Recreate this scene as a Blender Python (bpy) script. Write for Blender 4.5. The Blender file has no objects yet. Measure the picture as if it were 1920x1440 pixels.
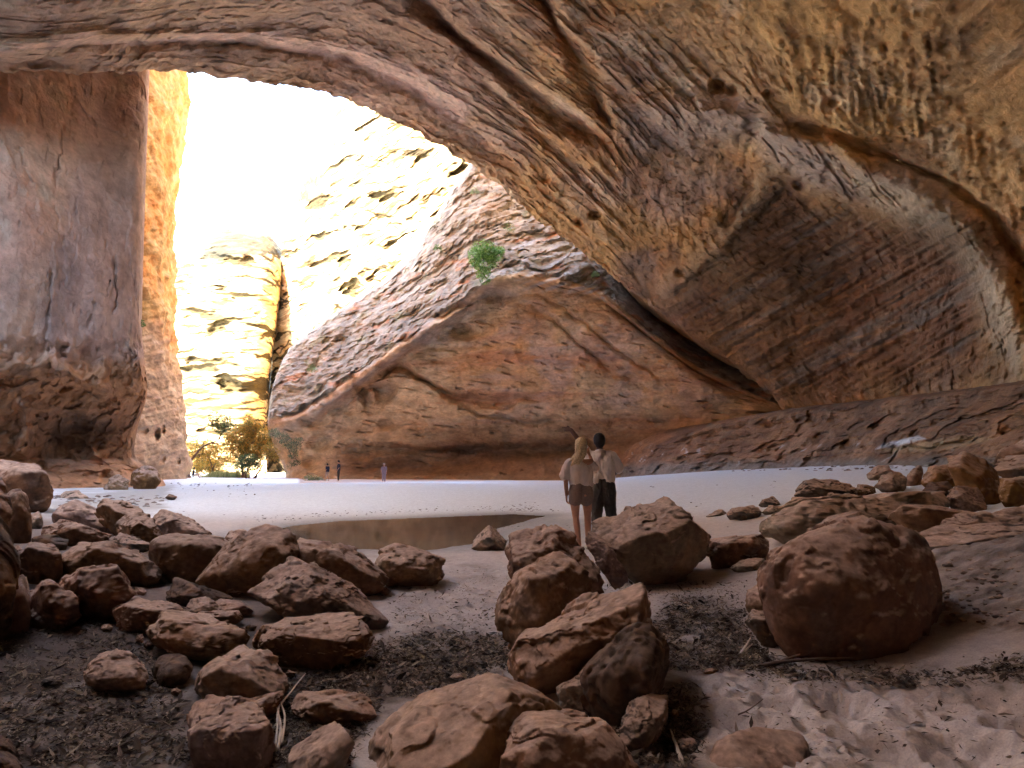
import bpy, bmesh, math, random
import numpy as np
from mathutils import Vector, Matrix, Quaternion

# ------------------------------------------------------------------ camera, sky, sun, exposure
scene = bpy.context.scene
R = math.radians
FPX = 1250.0                       # focal length in pixels of the 1920 wide picture
PITCH = math.atan(155.0 / 1250.0)
CAMZ = 1.3
cam_data = bpy.data.cameras.new("camera")
cam_data.sensor_width = 36.0
cam_data.lens = 36.0 * FPX / 1920.0
cam_data.clip_end = 2000.0
cam_data.clip_start = 0.05
cam = bpy.data.objects.new("camera", cam_data)
scene.collection.objects.link(cam)
cam.location = (0, 0, CAMZ)
cam.rotation_euler = (R(90) + PITCH, 0, 0)
scene.camera = cam

SUN_EL, SUN_AZ = R(56), R(222)     # azimuth measured clockwise from +Y: behind and left of the camera
world = bpy.data.worlds.new("World")
scene.world = world
world.use_nodes = True
wn = world.node_tree
bg = wn.nodes["Background"]
sky = wn.nodes.new("ShaderNodeTexSky")
sky.sky_type = 'NISHITA'
sky.sun_disc = False
sky.sun_elevation = SUN_EL
sky.sun_rotation = SUN_AZ
sky.air_density = 1.0
sky.dust_density = 1.0
wn.links.new(sky.outputs[0], bg.inputs[0])
bg.inputs[1].default_value = 0.15
sun_data = bpy.data.lights.new("sun", 'SUN')
sun_data.energy = 3.2
sun_data.angle = R(0.5)
sun_data.color = (1.0, 0.95, 0.86)
sun = bpy.data.objects.new("sun", sun_data)
scene.collection.objects.link(sun)
sdir = Vector((math.sin(SUN_AZ) * math.cos(SUN_EL), math.cos(SUN_AZ) * math.cos(SUN_EL), math.sin(SUN_EL)))
sun.rotation_euler = sdir.to_track_quat('Z', 'Y').to_euler()
sun.location = sdir * 200
vs = scene.view_settings
vs.view_transform = 'Standard'
vs.look = 'None'
vs.exposure = 4.68
vs.gamma = 1.0
scene.cycles.max_bounces = 7
scene.cycles.diffuse_bounces = 6
scene.cycles.glossy_bounces = 2
scene.cycles.transparent_max_bounces = 4
scene.cycles.use_denoising = True
scene.cycles.use_adaptive_sampling = True
scene.cycles.adaptive_threshold = 0.02
scene.cycles.sample_clamp_indirect = 4.0

# ------------------------------------------------------------------ numeric helpers
CP, SP = math.cos(PITCH), math.sin(PITCH)
def ray(px, py):
    u = (px - 960.0) / FPX; v = (720.0 - py) / FPX
    return np.array([u, CP - v * SP, SP + v * CP])
def P(px, py, d):
    """point seen at photo pixel px, py at forward distance d metres"""
    r = ray(px, py)
    return np.array([0, 0, CAMZ]) + r * (d / r[1])
def to_px(v):
    """world points -> photo pixels (beyond the frame too)"""
    x = v[:, 0]; y = v[:, 1]; z = v[:, 2] - CAMZ
    f = np.maximum(y * CP + z * SP, 2.0)
    up = -y * SP + z * CP
    return 960 + FPX * x / f, 720 - FPX * up / f
def G(px, py, H):
    """ground point seen at a pixel, H metres below the lens"""
    r = ray(px, py)
    t = -H / r[2]
    return np.array([0, 0, CAMZ]) + r * t

_rng = np.random.RandomState(7)
_perm = _rng.permutation(4096).astype(np.int64)
_grad = _rng.normal(size=(4096, 3)); _grad /= np.linalg.norm(_grad, axis=1)[:, None]
_grad = _grad.astype(np.float32)
def _h(ix, iy, iz):
    a = _perm[ix & 4095]
    a = _perm[(a + iy) & 4095]
    return _perm[(a + iz) & 4095]
def perlin(p):
    p = np.asarray(p, dtype=np.float32)
    pi = np.floor(p).astype(np.int64); pf = p - pi
    w = pf * pf * pf * (pf * (pf * 6 - 15) + 10)
    out = 0
    for dx in (0, 1):
        wx = w[:, 0] if dx else 1 - w[:, 0]
        for dy in (0, 1):
            wy = w[:, 1] if dy else 1 - w[:, 1]
            for dz in (0, 1):
                wz = w[:, 2] if dz else 1 - w[:, 2]
                g = _grad[_h(pi[:, 0] + dx, pi[:, 1] + dy, pi[:, 2] + dz)]
                d = g[:, 0] * (pf[:, 0] - dx) + g[:, 1] * (pf[:, 1] - dy) + g[:, 2] * (pf[:, 2] - dz)
                out = out + wx * wy * wz * d
    return out * 1.5
def fbm(p, octv=4, lac=2.1, gain=0.5, seed=0.0):
    p = np.asarray(p, dtype=np.float32) + seed * 17.3
    a, s, o = 1.0, 0.0, 0
    for i in range(octv):
        o = o + a * perlin(p); s += a; a *= gain; p = p * lac + 3.7
    return o / s
def ridged(p, octv=4, lac=2.1, gain=0.5, seed=0.0):
    p = np.asarray(p, dtype=np.float32) + seed * 11.9
    a, s, o = 1.0, 0.0, 0
    for i in range(octv):
        o = o + a * (1 - 2.2 * np.abs(perlin(p))); s += a; a *= gain; p = p * lac + 5.1
    return o / s
def worley(p, seed=0):
    """distance to the nearest cell point, 0..~1"""
    p = np.asarray(p, dtype=np.float32) + seed * 7.7
    pi = np.floor(p).astype(np.int64); pf = p - pi
    best = np.full(len(p), 9.0, dtype=np.float32)
    for dx in (-1, 0, 1):
        for dy in (-1, 0, 1):
            for dz in (-1, 0, 1):
                g = _grad[_h(pi[:, 0] + dx, pi[:, 1] + dy, pi[:, 2] + dz)] * 0.5 + 0.5
                q = g + np.array([dx, dy, dz], dtype=np.float32) - pf
                best = np.minimum(best, (q * q).sum(1))
    return np.sqrt(best)
def sstep(a, b, x):
    t = np.clip((x - a) / (b - a), 0, 1)
    return t * t * (3 - 2 * t)
def mix(a, b, t):
    return a + (b - a) * t
def seg_dist(px, py, pts, closed=False):
    """distance to a polyline and fraction along it"""
    best = np.full(px.shape, 1e9); fr = np.zeros(px.shape)
    n = len(pts); m = n if closed else n - 1
    for i in range(m):
        ax, ay = pts[i]; bx, by = pts[(i + 1) % n]
        dx, dy = bx - ax, by - ay
        t = np.clip(((px - ax) * dx + (py - ay) * dy) / (dx * dx + dy * dy + 1e-9), 0, 1)
        d = np.hypot(px - ax - t * dx, py - ay - t * dy)
        k = d < best
        best[k] = d[k]; fr[k] = ((i + t) / m)[k]
    return best, fr
def inside(px, py, pts):
    c = np.zeros(px.shape, bool); n = len(pts)
    for i in range(n):
        ax, ay = pts[i]; bx, by = pts[(i + 1) % n]
        if ay == by: continue
        k = ((ay > py) != (by > py)) & (px < (bx - ax) * (py - ay) / (by - ay) + ax)
        c ^= k
    return c
def region(px, py, pts, soft=20.0, warp=None):
    """soft 0..1 mask of a polygon given in photo pixels"""
    if warp is not None:
        px = px + warp[0]; py = py + warp[1]
    d, _ = seg_dist(px, py, pts, True)
    d = np.where(inside(px, py, pts), d, -d)
    return sstep(-soft, soft, d)
def rbf_fit(xy, val, lam=1e-3):
    n = len(xy)
    r = np.linalg.norm(xy[:, None] - xy[None], axis=2)
    K = r + lam * -np.eye(n)
    A = np.zeros((n + 3, n + 3)); A[:n, :n] = K
    A[:n, n] = 1; A[:n, n + 1:] = xy; A[n, :n] = 1; A[n + 1:, :n] = xy.T
    b = np.zeros(n + 3); b[:n] = val
    return xy, np.linalg.solve(A, b)
def rbf_eval(m, q):
    xy, w = m; n = len(xy)
    o = w[n] + q @ w[n + 1:]
    for i in range(n):
        o = o + w[i] * np.hypot(q[:, 0] - xy[i, 0], q[:, 1] - xy[i, 1])
    return o

# ------------------------------------------------------------------ mesh helpers
def tag(o, label=None, cat=None, group=None, kind=None):
    if label: o["label"] = label
    if cat: o["category"] = cat
    if group: o["group"] = group
    if kind: o["kind"] = kind
    return o
TONE = (1.0, 1.0, 1.0)
def mesh_np(name, v, f, mats, col=None, smooth=True, parent=None):
    """v Nx3, f Mx3 or Mx4 -> one mesh object"""
    v = np.asarray(v, dtype=np.float32); f = np.asarray(f, dtype=np.int32)
    me = bpy.data.meshes.new(name)
    me.vertices.add(len(v)); me.vertices.foreach_set("co", v.ravel())
    k = f.shape[1]
    me.loops.add(f.size); me.loops.foreach_set("vertex_index", f.ravel())
    me.polygons.add(len(f))
    me.polygons.foreach_set("loop_start", np.arange(0, f.size, k, dtype=np.int32))
    me.polygons.foreach_set("loop_total", np.full(len(f), k, dtype=np.int32))
    me.polygons.foreach_set("use_smooth", np.full(len(f), smooth, dtype=bool))
    me.update(calc_edges=True)
    if col is not None:
        a = me.color_attributes.new("rock_colour", 'FLOAT_COLOR', 'POINT')
        c = np.ones((len(v), 4), dtype=np.float32); c[:, :3] = np.clip(col * np.array(TONE), 0.005, 0.95)
        a.data.foreach_set("color", c.ravel())
    for m in (mats if isinstance(mats, (list, tuple)) else [mats]):
        me.materials.append(m)
    o = bpy.data.objects.new(name, me)
    scene.collection.objects.link(o)
    if parent: o.parent = parent
    return o
def grid_faces(nr, nc):
    i = np.arange(nr - 1)[:, None] * nc + np.arange(nc - 1)[None]
    i = i.ravel()
    return np.stack([i, i + nc, i + nc + 1, i + 1], 1)
def catmull(ctrl, segs):
    """ctrl K x ... ; segs[k] pieces between k and k+1"""
    K = len(ctrl)
    ext = np.concatenate([[2 * ctrl[0] - ctrl[1]], ctrl, [2 * ctrl[-1] - ctrl[-2]]])
    out = []
    for k in range(K - 1):
        n = segs[k]
        t = np.linspace(0, 1, n, endpoint=False)
        t = t.reshape((-1,) + (1,) * (ctrl.ndim - 1))
        p0, p1, p2, p3 = ext[k], ext[k + 1], ext[k + 2], ext[k + 3]
        m1 = (p2 - p0) * 0.42; m2 = (p3 - p1) * 0.42
        out.append((2 * t**3 - 3 * t**2 + 1) * p1 + (t**3 - 2 * t**2 + t) * m1 + (-2 * t**3 + 3 * t**2) * p2 + (t**3 - t**2) * m2)
    out.append(ctrl[-1:])
    return np.concatenate(out)
def pts_of(rows):
    """('w',x,y,z) world or (px,py,d) seen points"""
    return np.array([[np.array(c[1:], float) if c[0] == 'w' else P(*c) for c in r] for r in rows])
def sheet_grid(rows, rs, cs):
    g = pts_of(rows)
    g = catmull(g, rs)
    g = catmull(g.transpose(1, 0, 2), cs).transpose(1, 0, 2)
    return g
def grid_normals(g):
    du = np.gradient(g, axis=1); dv = np.gradient(g, axis=0)
    n = np.cross(dv, du)
    n /= (np.linalg.norm(n, axis=2, keepdims=True) + 1e-9)
    # look towards the chamber centre
    return n
CAMP = np.array([0, 0, CAMZ])
def push(v, d):
    """move points along their own line of sight by d metres (relief of the rock)"""
    r = v - CAMP
    L = np.linalg.norm(r, axis=1, keepdims=True)
    return v + r / L * d[:, None]

# ------------------------------------------------------------------ materials
def new_mat(name, rough=0.9, spec=0.15):
    m = bpy.data.materials.new(name); m.use_nodes = True
    nt = m.node_tree; b = nt.nodes["Principled BSDF"]
    b.inputs["Roughness"].default_value = rough
    b.inputs["Specular IOR Level"].default_value = spec
    return m, nt, b
def nnode(nt, typ, **kw):
    n = nt.nodes.new(typ)
    for k, v in kw.items():
        if k in n.inputs.keys(): n.inputs[k].default_value = v
        else: setattr(n, k, v)
    return n
def ramp(nt, src, stops):
    r = nt.nodes.new("ShaderNodeValToRGB"); e = r.color_ramp.elements
    while len(e) < len(stops): e.new(0.5)
    for i, (p, c) in enumerate(stops):
        e[i].position = p
        e[i].color = (c, c, c, 1) if not isinstance(c, tuple) else (*c, 1)
    nt.links.new(src, r.inputs[0]); return r
def mulcol(nt, a, b, fac=1.0, mode='MULTIPLY'):
    m = nt.nodes.new("ShaderNodeMix"); m.data_type = 'RGBA'; m.blend_type = mode
    m.inputs[0].default_value = fac
    nt.links.new(a, m.inputs[6]); nt.links.new(b, m.inputs[7]); return m.outputs[2]
def rock_mat(name, s=1.0, bump=0.25, stretch=(1, 1, 1), rough=0.9, cracks=0.5, pits=0.5, var=0.35, spec=0.15, dist=0.1):
    """s = features per metre; colour from the mesh, broken up by fine noise"""
    m, nt, b = new_mat(name, rough, spec)
    tc = nt.nodes.new("ShaderNodeTexCoord")
    mp = nt.nodes.new("ShaderNodeMapping"); mp.inputs["Scale"].default_value = stretch
    nt.links.new(tc.outputs["Object"], mp.inputs[0])
    at = nt.nodes.new("ShaderNodeAttribute"); at.attribute_name = "rock_colour"
    n1 = nnode(nt, "ShaderNodeTexNoise", Scale=s * 1.2, Detail=9.0, Roughness=0.68)
    n2 = nnode(nt, "ShaderNodeTexNoise", Scale=s * 6, Detail=5.0, Roughness=0.6)
    vo = nnode(nt, "ShaderNodeTexVoronoi", Scale=s * 3.0); vo.feature = 'DISTANCE_TO_EDGE'
    vp = nnode(nt, "ShaderNodeTexVoronoi", Scale=s * 5.0); vp.feature = 'F1'
    for n in (n1, n2): nt.links.new(mp.outputs[0], n.inputs["Vector"])
    # warp the crack pattern
    wm = nt.nodes.new("ShaderNodeMix"); wm.data_type = 'VECTOR'; wm.inputs[0].default_value = 0.6
    nt.links.new(mp.outputs[0], wm.inputs[4]); nt.links.new(n1.outputs["Color"], wm.inputs[5])
    nt.links.new(wm.outputs[1], vo.inputs["Vector"]); nt.links.new(wm.outputs[1], vp.inputs["Vector"])
    r1 = ramp(nt, n1.outputs["Fac"], [(0.3, 1 - var), (0.5, 1.0), (0.72, 1 + var * 0.9)])
    r2 = ramp(nt, n2.outputs["Fac"], [(0.35, 0.86), (0.65, 1.12)])
    rc = ramp(nt, vo.outputs["Distance"], [(0.0, 1 - 0.5 * cracks), (0.035, 1.0)])
    c = mulcol(nt, at.outputs["Color"], r1.outputs[0]); c = mulcol(nt, c, r2.outputs[0]); c = mulcol(nt, c, rc.outputs[0], 0.6)
    nt.links.new(c, b.inputs["Base Color"])
    # height
    def math_(op, a, bb):
        q = nt.nodes.new("ShaderNodeMath"); q.operation = op
        for i, x in enumerate((a, bb)):
            if isinstance(x, (int, float)): q.inputs[i].default_value = x
            else: nt.links.new(x, q.inputs[i])
        return q.outputs[0]
    rp = ramp(nt, vp.outputs["Distance"], [(0.08, 0.0), (0.3, 1.0)])
    hgt = math_('ADD', math_('MULTIPLY', n1.outputs["Fac"], 1.6), math_('MULTIPLY', n2.outputs["Fac"], 0.35))
    rcc = ramp(nt, vo.outputs["Distance"], [(0.0, 0.0), (0.06, 1.0)])
    hgt = math_('ADD', hgt, math_('MULTIPLY', rcc.outputs[0], 0.25 * cracks))
    hgt = math_('ADD', hgt, math_('MULTIPLY', rp.outputs[0], 0.22 * pits))
    bm = nt.nodes.new("ShaderNodeBump"); bm.inputs["Strength"].default_value = bump
    bm.inputs["Distance"].default_value = dist
    nt.links.new(hgt, bm.inputs["Height"]); nt.links.new(bm.outputs[0], b.inputs["Normal"])
    return m
TONE = (1.07, 1.09, 1.02)      # sandstone of this gorge: a little yellower than the swatches below
# ------------------------------------------------------------------ rock masses
OR = np.array([0.44, 0.23, 0.115]); TAN = np.array([0.50, 0.35, 0.22]); LIL = np.array([0.42, 0.33, 0.30])
DRK = np.array([0.13, 0.085, 0.065]); RED = np.array([0.36, 0.14, 0.075]); CRM = np.array([0.60, 0.47, 0.34])
GRY = np.array([0.30, 0.26, 0.235]); BRN = np.array([0.27, 0.15, 0.09]); OCH = np.array([0.48, 0.29, 0.13])
def cmix(c, k, t):
    return c + (k - c) * t[:, None]
def base_col(v, a, b, s=0.12, seed=0, lo=-0.25, hi=0.25):
    return cmix(np.repeat(a[None], len(v), 0), b, sstep(lo, hi, fbm(v * s, 4, seed=seed)))
def px_noise(px, py, lx, ly, ang=0, octv=3, seed=0, f=fbm):
    """noise laid along the rock's own grain: lx/ly wavelengths, ang degrees"""
    a = math.radians(ang); c, s = math.cos(a), math.sin(a)
    q = np.stack([(px * c + py * s) / lx, (-px * s + py * c) / ly, np.full(px.shape, seed * 3.3)], 1)
    return f(q, octv, seed=seed)
M_VAULT = rock_mat("vault_rock", 0.45, 1.0, rough=0.92, cracks=0.08, pits=0.8, var=0.30, dist=0.30)
M_WALL = rock_mat("wall_rock", 0.35, 0.9, rough=0.92, cracks=0.06, pits=0.6, var=0.30, dist=0.35)
M_SLOPE = rock_mat("layered_rock", 0.6, 0.55, stretch=(0.6, 0.6, 1.3), rough=0.95, cracks=0.15, pits=0.4, var=0.35, dist=0.3)
M_FAR = rock_mat("far_rock", 0.16, 1.0, stretch=(0.3, 0.3, 2.2), rough=0.95, cracks=0.4, pits=0.4, var=0.4, dist=1.0)

# ---- the vault: ribs from the mouth of the cave back over the camera to the wall behind it
W = 'w'
ribs = [
 # outer face above the mouth (rises out of sight)
 [(W,-60,44,118),(W,-48,46,120),(W,-38,48,122),(W,-32,52,124),(W,-28,56,125),(W,-18,62,126),(W,-8,68,126),(W,0,72,126),(W,8,76,120),(1150,470,95),(1340,620,95),(1520,740,90)],
 [(W,-55,40,46),(W,-42,43,48),(W,-36,45,48),(W,-30,48,48),(W,-26,51,48),(W,-16,57,47),(W,-8,61,46),(W,0,65,44),(W,6,69,44),(1150,506,71),(1332,662,68.5),(1508,752,64)],
 [(-500,150,27.5),(-150,100,31.5),(60,92,34.6),(200,99,38.6),(350,107,45.6),(600,148,53.8),(750,207,58),(903,297,62),(1016,388,64),(1124,478,64.5),(1296,626,63.5),(1468,752,60.5)],
 [(-500,170,26),(-150,120,30),(60,112,33),(200,120,37),(350,125,44),(600,165,52),(750,222,56),(900,310,60),(1010,400,62),(1115,490,62),(1290,620,60),(1462,752,56)],
 [(-500,110,24.8),(-150,90,28.3),(60,85,31.2),(200,72,34.8),(350,65,41),(600,85,47),(790,150,50),(950,250,54),(1070,350,56),(1170,440,57),(1370,590,55),(1540,750,51)],
 [(-500,-80,23),(-150,-60,26),(60,-30,28.5),(200,-40,31),(400,-60,34),(650,-50,38),(850,30,41),(1010,140,45),(1150,260,49),(1270,400,51),(1480,560,50),(1640,742,46)],
 [(-500,-400,22),(-150,-380,23),(60,-350,24),(250,-340,25),(450,-300,27),(750,-200,31),(1000,-60,35),(1180,80,39),(1310,220,43),(1440,370,46),(1620,530,46),(1760,732,40)],
 [(W,-45,22,23),(W,-32,22,24),(W,-24,22,25),(W,-16,22,25),(W,-9,22,25.5),(W,-1,23,25.5),(W,5,25,25),(1350,-60,32),(1500,150,35),(1640,330,38),(1790,520,38),(1860,722,34)],
 [(W,-45,14,23),(W,-32,14,24),(W,-24,14,25),(W,-16,14,25.5),(W,-9,14,26),(W,-1,15,26),(W,6,17,25),(W,13,19,24),(1800,40,27),(1900,250,30),(1980,480,31),(2000,710,29)],
 [(W,-45,5,22),(W,-32,5,23),(W,-22,5,24),(W,-15,5,25),(W,-8,6,25),(W,0,7,25),(W,7,8,25),(W,13,9,24),(W,19,10,22),(W,25,11,17),(W,28,12,11),(W,28,13,4)],
 [(W,-45,-8,20),(W,-30,-8,21),(W,-22,-8,22),(W,-15,-8,23),(W,-8,-8,23),(W,0,-8,23),(W,7,-7,23),(W,13,-6,22),(W,19,-5,19),(W,25,-4,15),(W,28,-3,9),(W,29,-2,1)],
 [(W,-45,-17,10),(W,-30,-18,11),(W,-22,-19,12),(W,-15,-20,13),(W,-8,-20,13),(W,0,-20,13),(W,7,-20,13),(W,13,-19,12),(W,19,-18,10),(W,23,-16,8),(W,25,-14,5),(W,26,-12,0)],
 [(W,-45,-19,-2),(W,-30,-20,-2),(W,-22,-21,-2),(W,-15,-22,-2),(W,-8,-22,-2),(W,0,-22,-2),(W,7,-22,-2),(W,13,-21,-2),(W,19,-20,-2),(W,22,-18,-2),(W,23,-15,-2),(W,24,-12,-2)],
]
g = pts_of(ribs)
g = np.concatenate([g, g[:, -1:] + np.array([1.5, 1.2, -5.0])], 1)
g = catmull(g, [8, 10, 12, 60, 130, 130, 110, 60, 14, 10, 8, 8])
g = catmull(g.transpose(1, 0, 2), [8, 14, 40, 60, 90, 90, 90, 90, 90, 110, 110, 14]).transpose(1, 0, 2)
nr, nc = g.shape[:2]
nrm = grid_normals(g).reshape(-1, 3)
v = g.reshape(-1, 3)
px, py = to_px(v)
wrp = (28 * fbm(v * 0.16, 3, seed=3), 28 * fbm(v * 0.16, 3, seed=4)); wob = (9 * fbm(v * 0.7, 3, seed=97), 9 * fbm(v * 0.7, 3, seed=98))
def groove(pts, w, amp, px, py, vary=0.5, seed=1):
    d, fr = seg_dist(px + wrp[0] * 0.4 + wob[0], py + wrp[1] * 0.4 + wob[1], pts)
    w = w * (1 + vary * np.sin(fr * 9 + seed))
    e = np.minimum(1, np.minimum(fr, 1 - fr) * 8 + 0.1)
    return amp * np.exp(-(d / w) ** 2) * e
far = sstep(-400, 0, py) * sstep(2500, 2000, px)      # visible part
rowi0 = np.repeat(np.arange(nr), nc)
D = np.zeros(len(v))
D += 1.3 * fbm(v * 0.09, 3, seed=1) + 0.40 * fbm(v * 0.4, 4, seed=2)
# slabs that overlap like roof shells
gA = [(740, -60), (800, 10), (870, 78), (950, 140), (1040, 210), (1135, 268)]
gB = [(985, -50), (1030, 30), (1075, 100), (1110, 165), (1150, 255)]
D += groove(gA, 15, 3.6, px, py) + groove(gB, 12, 2.2, px, py, seed=2)
D -= groove([(p[0] + 26, p[1] - 18) for p in gA], 20, 0.5, px, py)
D -= groove([(p[0] + 24, p[1] - 8) for p in gB], 18, 0.4, px, py)
D += groove([(0, 112), (150, 84), (300, 76), (480, 86), (650, 110), (770, 165), (880, 245), (980, 330)], 12, 1.0, px, py)
D -= groove([(-100, 100), (60, 88), (180, 64), (320, 58), (520, 68), (680, 90), (800, 150), (900, 225)], 13, 1.0, px, py)
D += groove([(860, 90), (930, 170), (1020, 260), (1090, 330), (1120, 390)], 9, 0.8, px, py)
D += groove([(900, 150), (1000, 245), (1060, 330)], 8, 0.5, px, py, seed=5)
for hx, hy, hr, ha in [(1346, 160, 15, 2.6), (1372, 168, 12, 1.5), (1115, 402, 11, 1.8), (1086, 416, 8, 1.3), (1108, 350, 8, 1.0), (1022, 335, 10, 1.0), (1560, 190, 12, 1.0), (1440, 175, 9, 0.7), (1275, 510, 9, 1.0), (1415, 240, 18, 1.2), (1500, 345, 12, 1.0)]:
    D += ha * np.exp(-(np.hypot(px - hx, (py - hy) * 1.2) / hr) ** 4)
bowl = [(1190, 560), (1175, 420), (1195, 300), (1260, 248), (1380, 240), (1430, 300), (1520, 345), (1640, 375), (1740, 430), (1810, 520), (1860, 620), (1895, 730), (1500, 780), (1380, 690)]
bm_ = region(px, py, bowl, 34, wrp)
D += 0.9 * bm_
gR = [(1205, 232), (1330, 215), (1450, 240), (1580, 285), (1700, 350), (1800, 440), (1870, 540), (1915, 650)]
D -= groove(gR, 26, 1.5, px, py, 0.25)
D += groove([(1420, 225), (1560, 248), (1690, 300), (1790, 350), (1860, 410), (1925, 500), (1990, 600)], 8, 1.3, px, py)
# rib of paler stone crossing the bowl, flutings either side
D -= groove([(1450, 300), (1415, 380), (1380, 430), (1300, 500), (1225, 590)], 24, 0.8, px, py, 0.2)
D += groove([(1420, 320), (1385, 395), (1350, 420)], 9, 0.7, px, py)
D += groove([(1470, 350), (1420, 420), (1330, 500), (1250, 570)], 8, 0.9, px, py, seed=4)
left_b = region(px, py, [(1150, 200), (1400, 235), (1430, 320), (1380, 420), (1200, 560), (1120, 440)], 25, wrp)
D += left_b * (0.40 * px_noise(px, py, 22, 70, 5, 3, 5, ridged))
fan = region(px, py, [(1430, 330), (1800, 420), (1890, 700), (1480, 745), (1240, 590)], 60, (wrp[0] * 1.6, wrp[1] * 1.6))
D += fan * (0.75 * px_noise(px, py, 300, 22, -31, 3, 6) + 0.35 * px_noise(px, py, 150, 8, -30, 3, 7))
low = region(px, py, [(1240, 600), (1640, 560), (1900, 690), (1480, 770)], 40, wrp)
D += low * 0.15 * px_noise(px, py, 160, 11, -17, 4, 8)
# rippled ceiling at the upper right
up_r = region(px, py, [(1180, -200), (2400, -200), (2400, 520), (1900, 430), (1700, 300), (1560, 230), (1380, 150), (1180, 40)], 50, wrp)
a1 = px_noise(px, py, 17, 75, -27, 3, 9, ridged); a2 = px_noise(px, py, 18, 60, -4, 3, 10, ridged)
mixx = sstep(1350, 1620, px)
ampv = 0.25 + 1.3 * sstep(-0.25, 0.3, fbm(v * 0.12, 3, seed=35))
D += up_r * (0.50 * ampv * mix(a1, a2, mixx) + 0.9 * fbm(v * 0.14, 3, seed=36) + 0.28 * px_noise(px, py, 45, 60, 0, 3, 11))
slab = region(px, py, [(950, -100), (1300, -100), (1400, 150), (1330, 190), (1150, 210), (1060, 60)], 30, wrp)
D += slab * 0.22 * px_noise(px, py, 130, 10, 52, 3, 12) * (1 - up_r * 0.5)
mid = region(px, py, [(820, -100), (1000, -100), (1140, 250), (1180, 560), (900, 320), (760, 180)], 40, wrp)
D += (1 - up_r) * (1 - mid) * (1 - 0.7 * fan) * far * 0.25 * sstep(0.0, 0.05, fbm(v * 0.28, 4, seed=38))
D += mid * (0.26 * px_noise(px, py, 110, 14, 42, 3, 13) + 0.20 * px_noise(px, py, 12, 10, 0, 3, 14))
D += 0.10 * fbm(v * 2.2, 3, seed=8) - 0.16 * sstep(0.25, 0.6, ridged(v * 0.8, 3, seed=9))
gash = sstep(0.34, 0.58, px_noise(px, py, 32, 6, 42, 3, 90)) * mid + sstep(0.28, 0.5, px_noise(px, py, 30, 5, -24, 2, 91)) * (1 - mid) * (1 - fan) * (1 - up_r) * (px > 1050) * 0.5 + sstep(0.34, 0.55, px_noise(px, py, 24, 5, 8, 2, 92)) * (px < 850) * 0.2 * (1 - mid)
D += 0.40 * gash * far
pit = sstep(0.16, 0.02, worley(v * np.array([0.9, 0.9, 0.9]), 3)) * sstep(0.0, 0.3, fbm(v * 0.2, 2, seed=31))
D += 0.35 * pit
rown = np.repeat(np.arange(nr), nc) + 30 * fbm(v * 0.06, 4, seed=110); coln = np.tile(np.arange(nc), nr)
rb = np.stack([rown / 26.0, coln / 150.0, rown * 0], 1)
band = fbm(rb, 4, gain=.6, seed=111); band2 = fbm(rb * np.array([3.0, 2.6, 1]), 3, seed=112); bmod = sstep(-0.15, 0.3, fbm(v * 0.11, 3, seed=114))
topl0 = region(px, py, [(-1200, -400), (760, -400), (960, 150), (860, 290), (600, 165), (-1200, 160)], 90, wrp)
bandw = far * (1 - 0.6 * topl0) * (1 - 0.75 * up_r) * (1 - fan) * (1 - bm_)
D += bandw * (0.8 * band + 0.14 * bmod * band2 + 0.30 * sstep(0.0, 0.05, band2 * .5 + band))
# ragged mouth edge
rowi = np.repeat(np.arange(nr), nc)
v = push(v, D * np.where(rowi < 18, 0.35, 1.0))
edge = np.exp(-((rowi - 30) / 22.0) ** 2)
zed = 0.55 * fbm(v * 0.55, 4, seed=21) + 0.25 * fbm(v * 1.6, 3, seed=22)
v[:, 2] += edge * zed; v[:, 0] += edge * zed * 0.5
c = base_col(v, OR * 0.95, OCH, 0.10, 1)
c = cmix(c, LIL, 0.55 * sstep(-0.1, 0.35, fbm(v * 0.13, 3, seed=5)))
topl = region(px, py, [(-1200, -400), (820, -400), (1000, 150), (900, 300), (600, 165), (-1200, 160)], 90, wrp)
c = cmix(c, np.array([0.44, 0.32, 0.265]), 0.75 * topl)
c = cmix(c, np.array([0.56, 0.41, 0.36]), 0.8 * region(px, py, [(-400, 110), (0, 92), (180, 68), (320, 60), (520, 66), (720, 92), (900, 200), (860, 250), (700, 130), (480, 80), (300, 74), (140, 92), (-400, 130)], 9, wrp))
c = cmix(c, np.array([0.30, 0.18, 0.12]), 0.6 * region(px, py, [(560, -300), (770, -60), (1130, 262), (1160, 310), (980, 190), (700, 40)], 30, wrp))
c = cmix(c, CRM * 0.95, 0.75 * slab * sstep(-0.2, 0.3, fbm(v * 0.3, 3, seed=6)))
c = cmix(c, OCH * 1.12, 0.6 * up_r)
c = cmix(c, CRM * 0.95, 0.5 * up_r * sstep(0.15, 0.35, fbm(v * 0.3, 4, seed=37)))
c = cmix(c, np.array([0.30, 0.18, 0.08]), 0.5 * up_r * sstep(-0.15, 0.35, px_noise(px, py, 70, 60, 0, 3, 15)))
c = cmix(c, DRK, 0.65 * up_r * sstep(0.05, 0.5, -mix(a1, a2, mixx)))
c = cmix(c, LIL * 0.85, 0.75 * region(px, py, [(1150, 190), (1350, 170), (1500, 250), (1640, 320), (1800, 400), (1880, 500), (1850, 540), (1700, 400), (1500, 340), (1400, 260), (1180, 300)], 25, wrp))
c = cmix(c, CRM * 0.9, 0.85 * region(px, py, [(1560, 300), (1640, 330), (1740, 360), (1840, 450), (1930, 640), (1900, 700), (1800, 500), (1700, 420)], 14, wrp))
c = cmix(c, TAN * 0.85, 0.7 * region(px, py, [(1435, 290), (1480, 320), (1400, 440), (1260, 600), (1190, 560), (1330, 460)], 12, wrp))
c = cmix(c, BRN * 0.48, 0.9 * fan)
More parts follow.
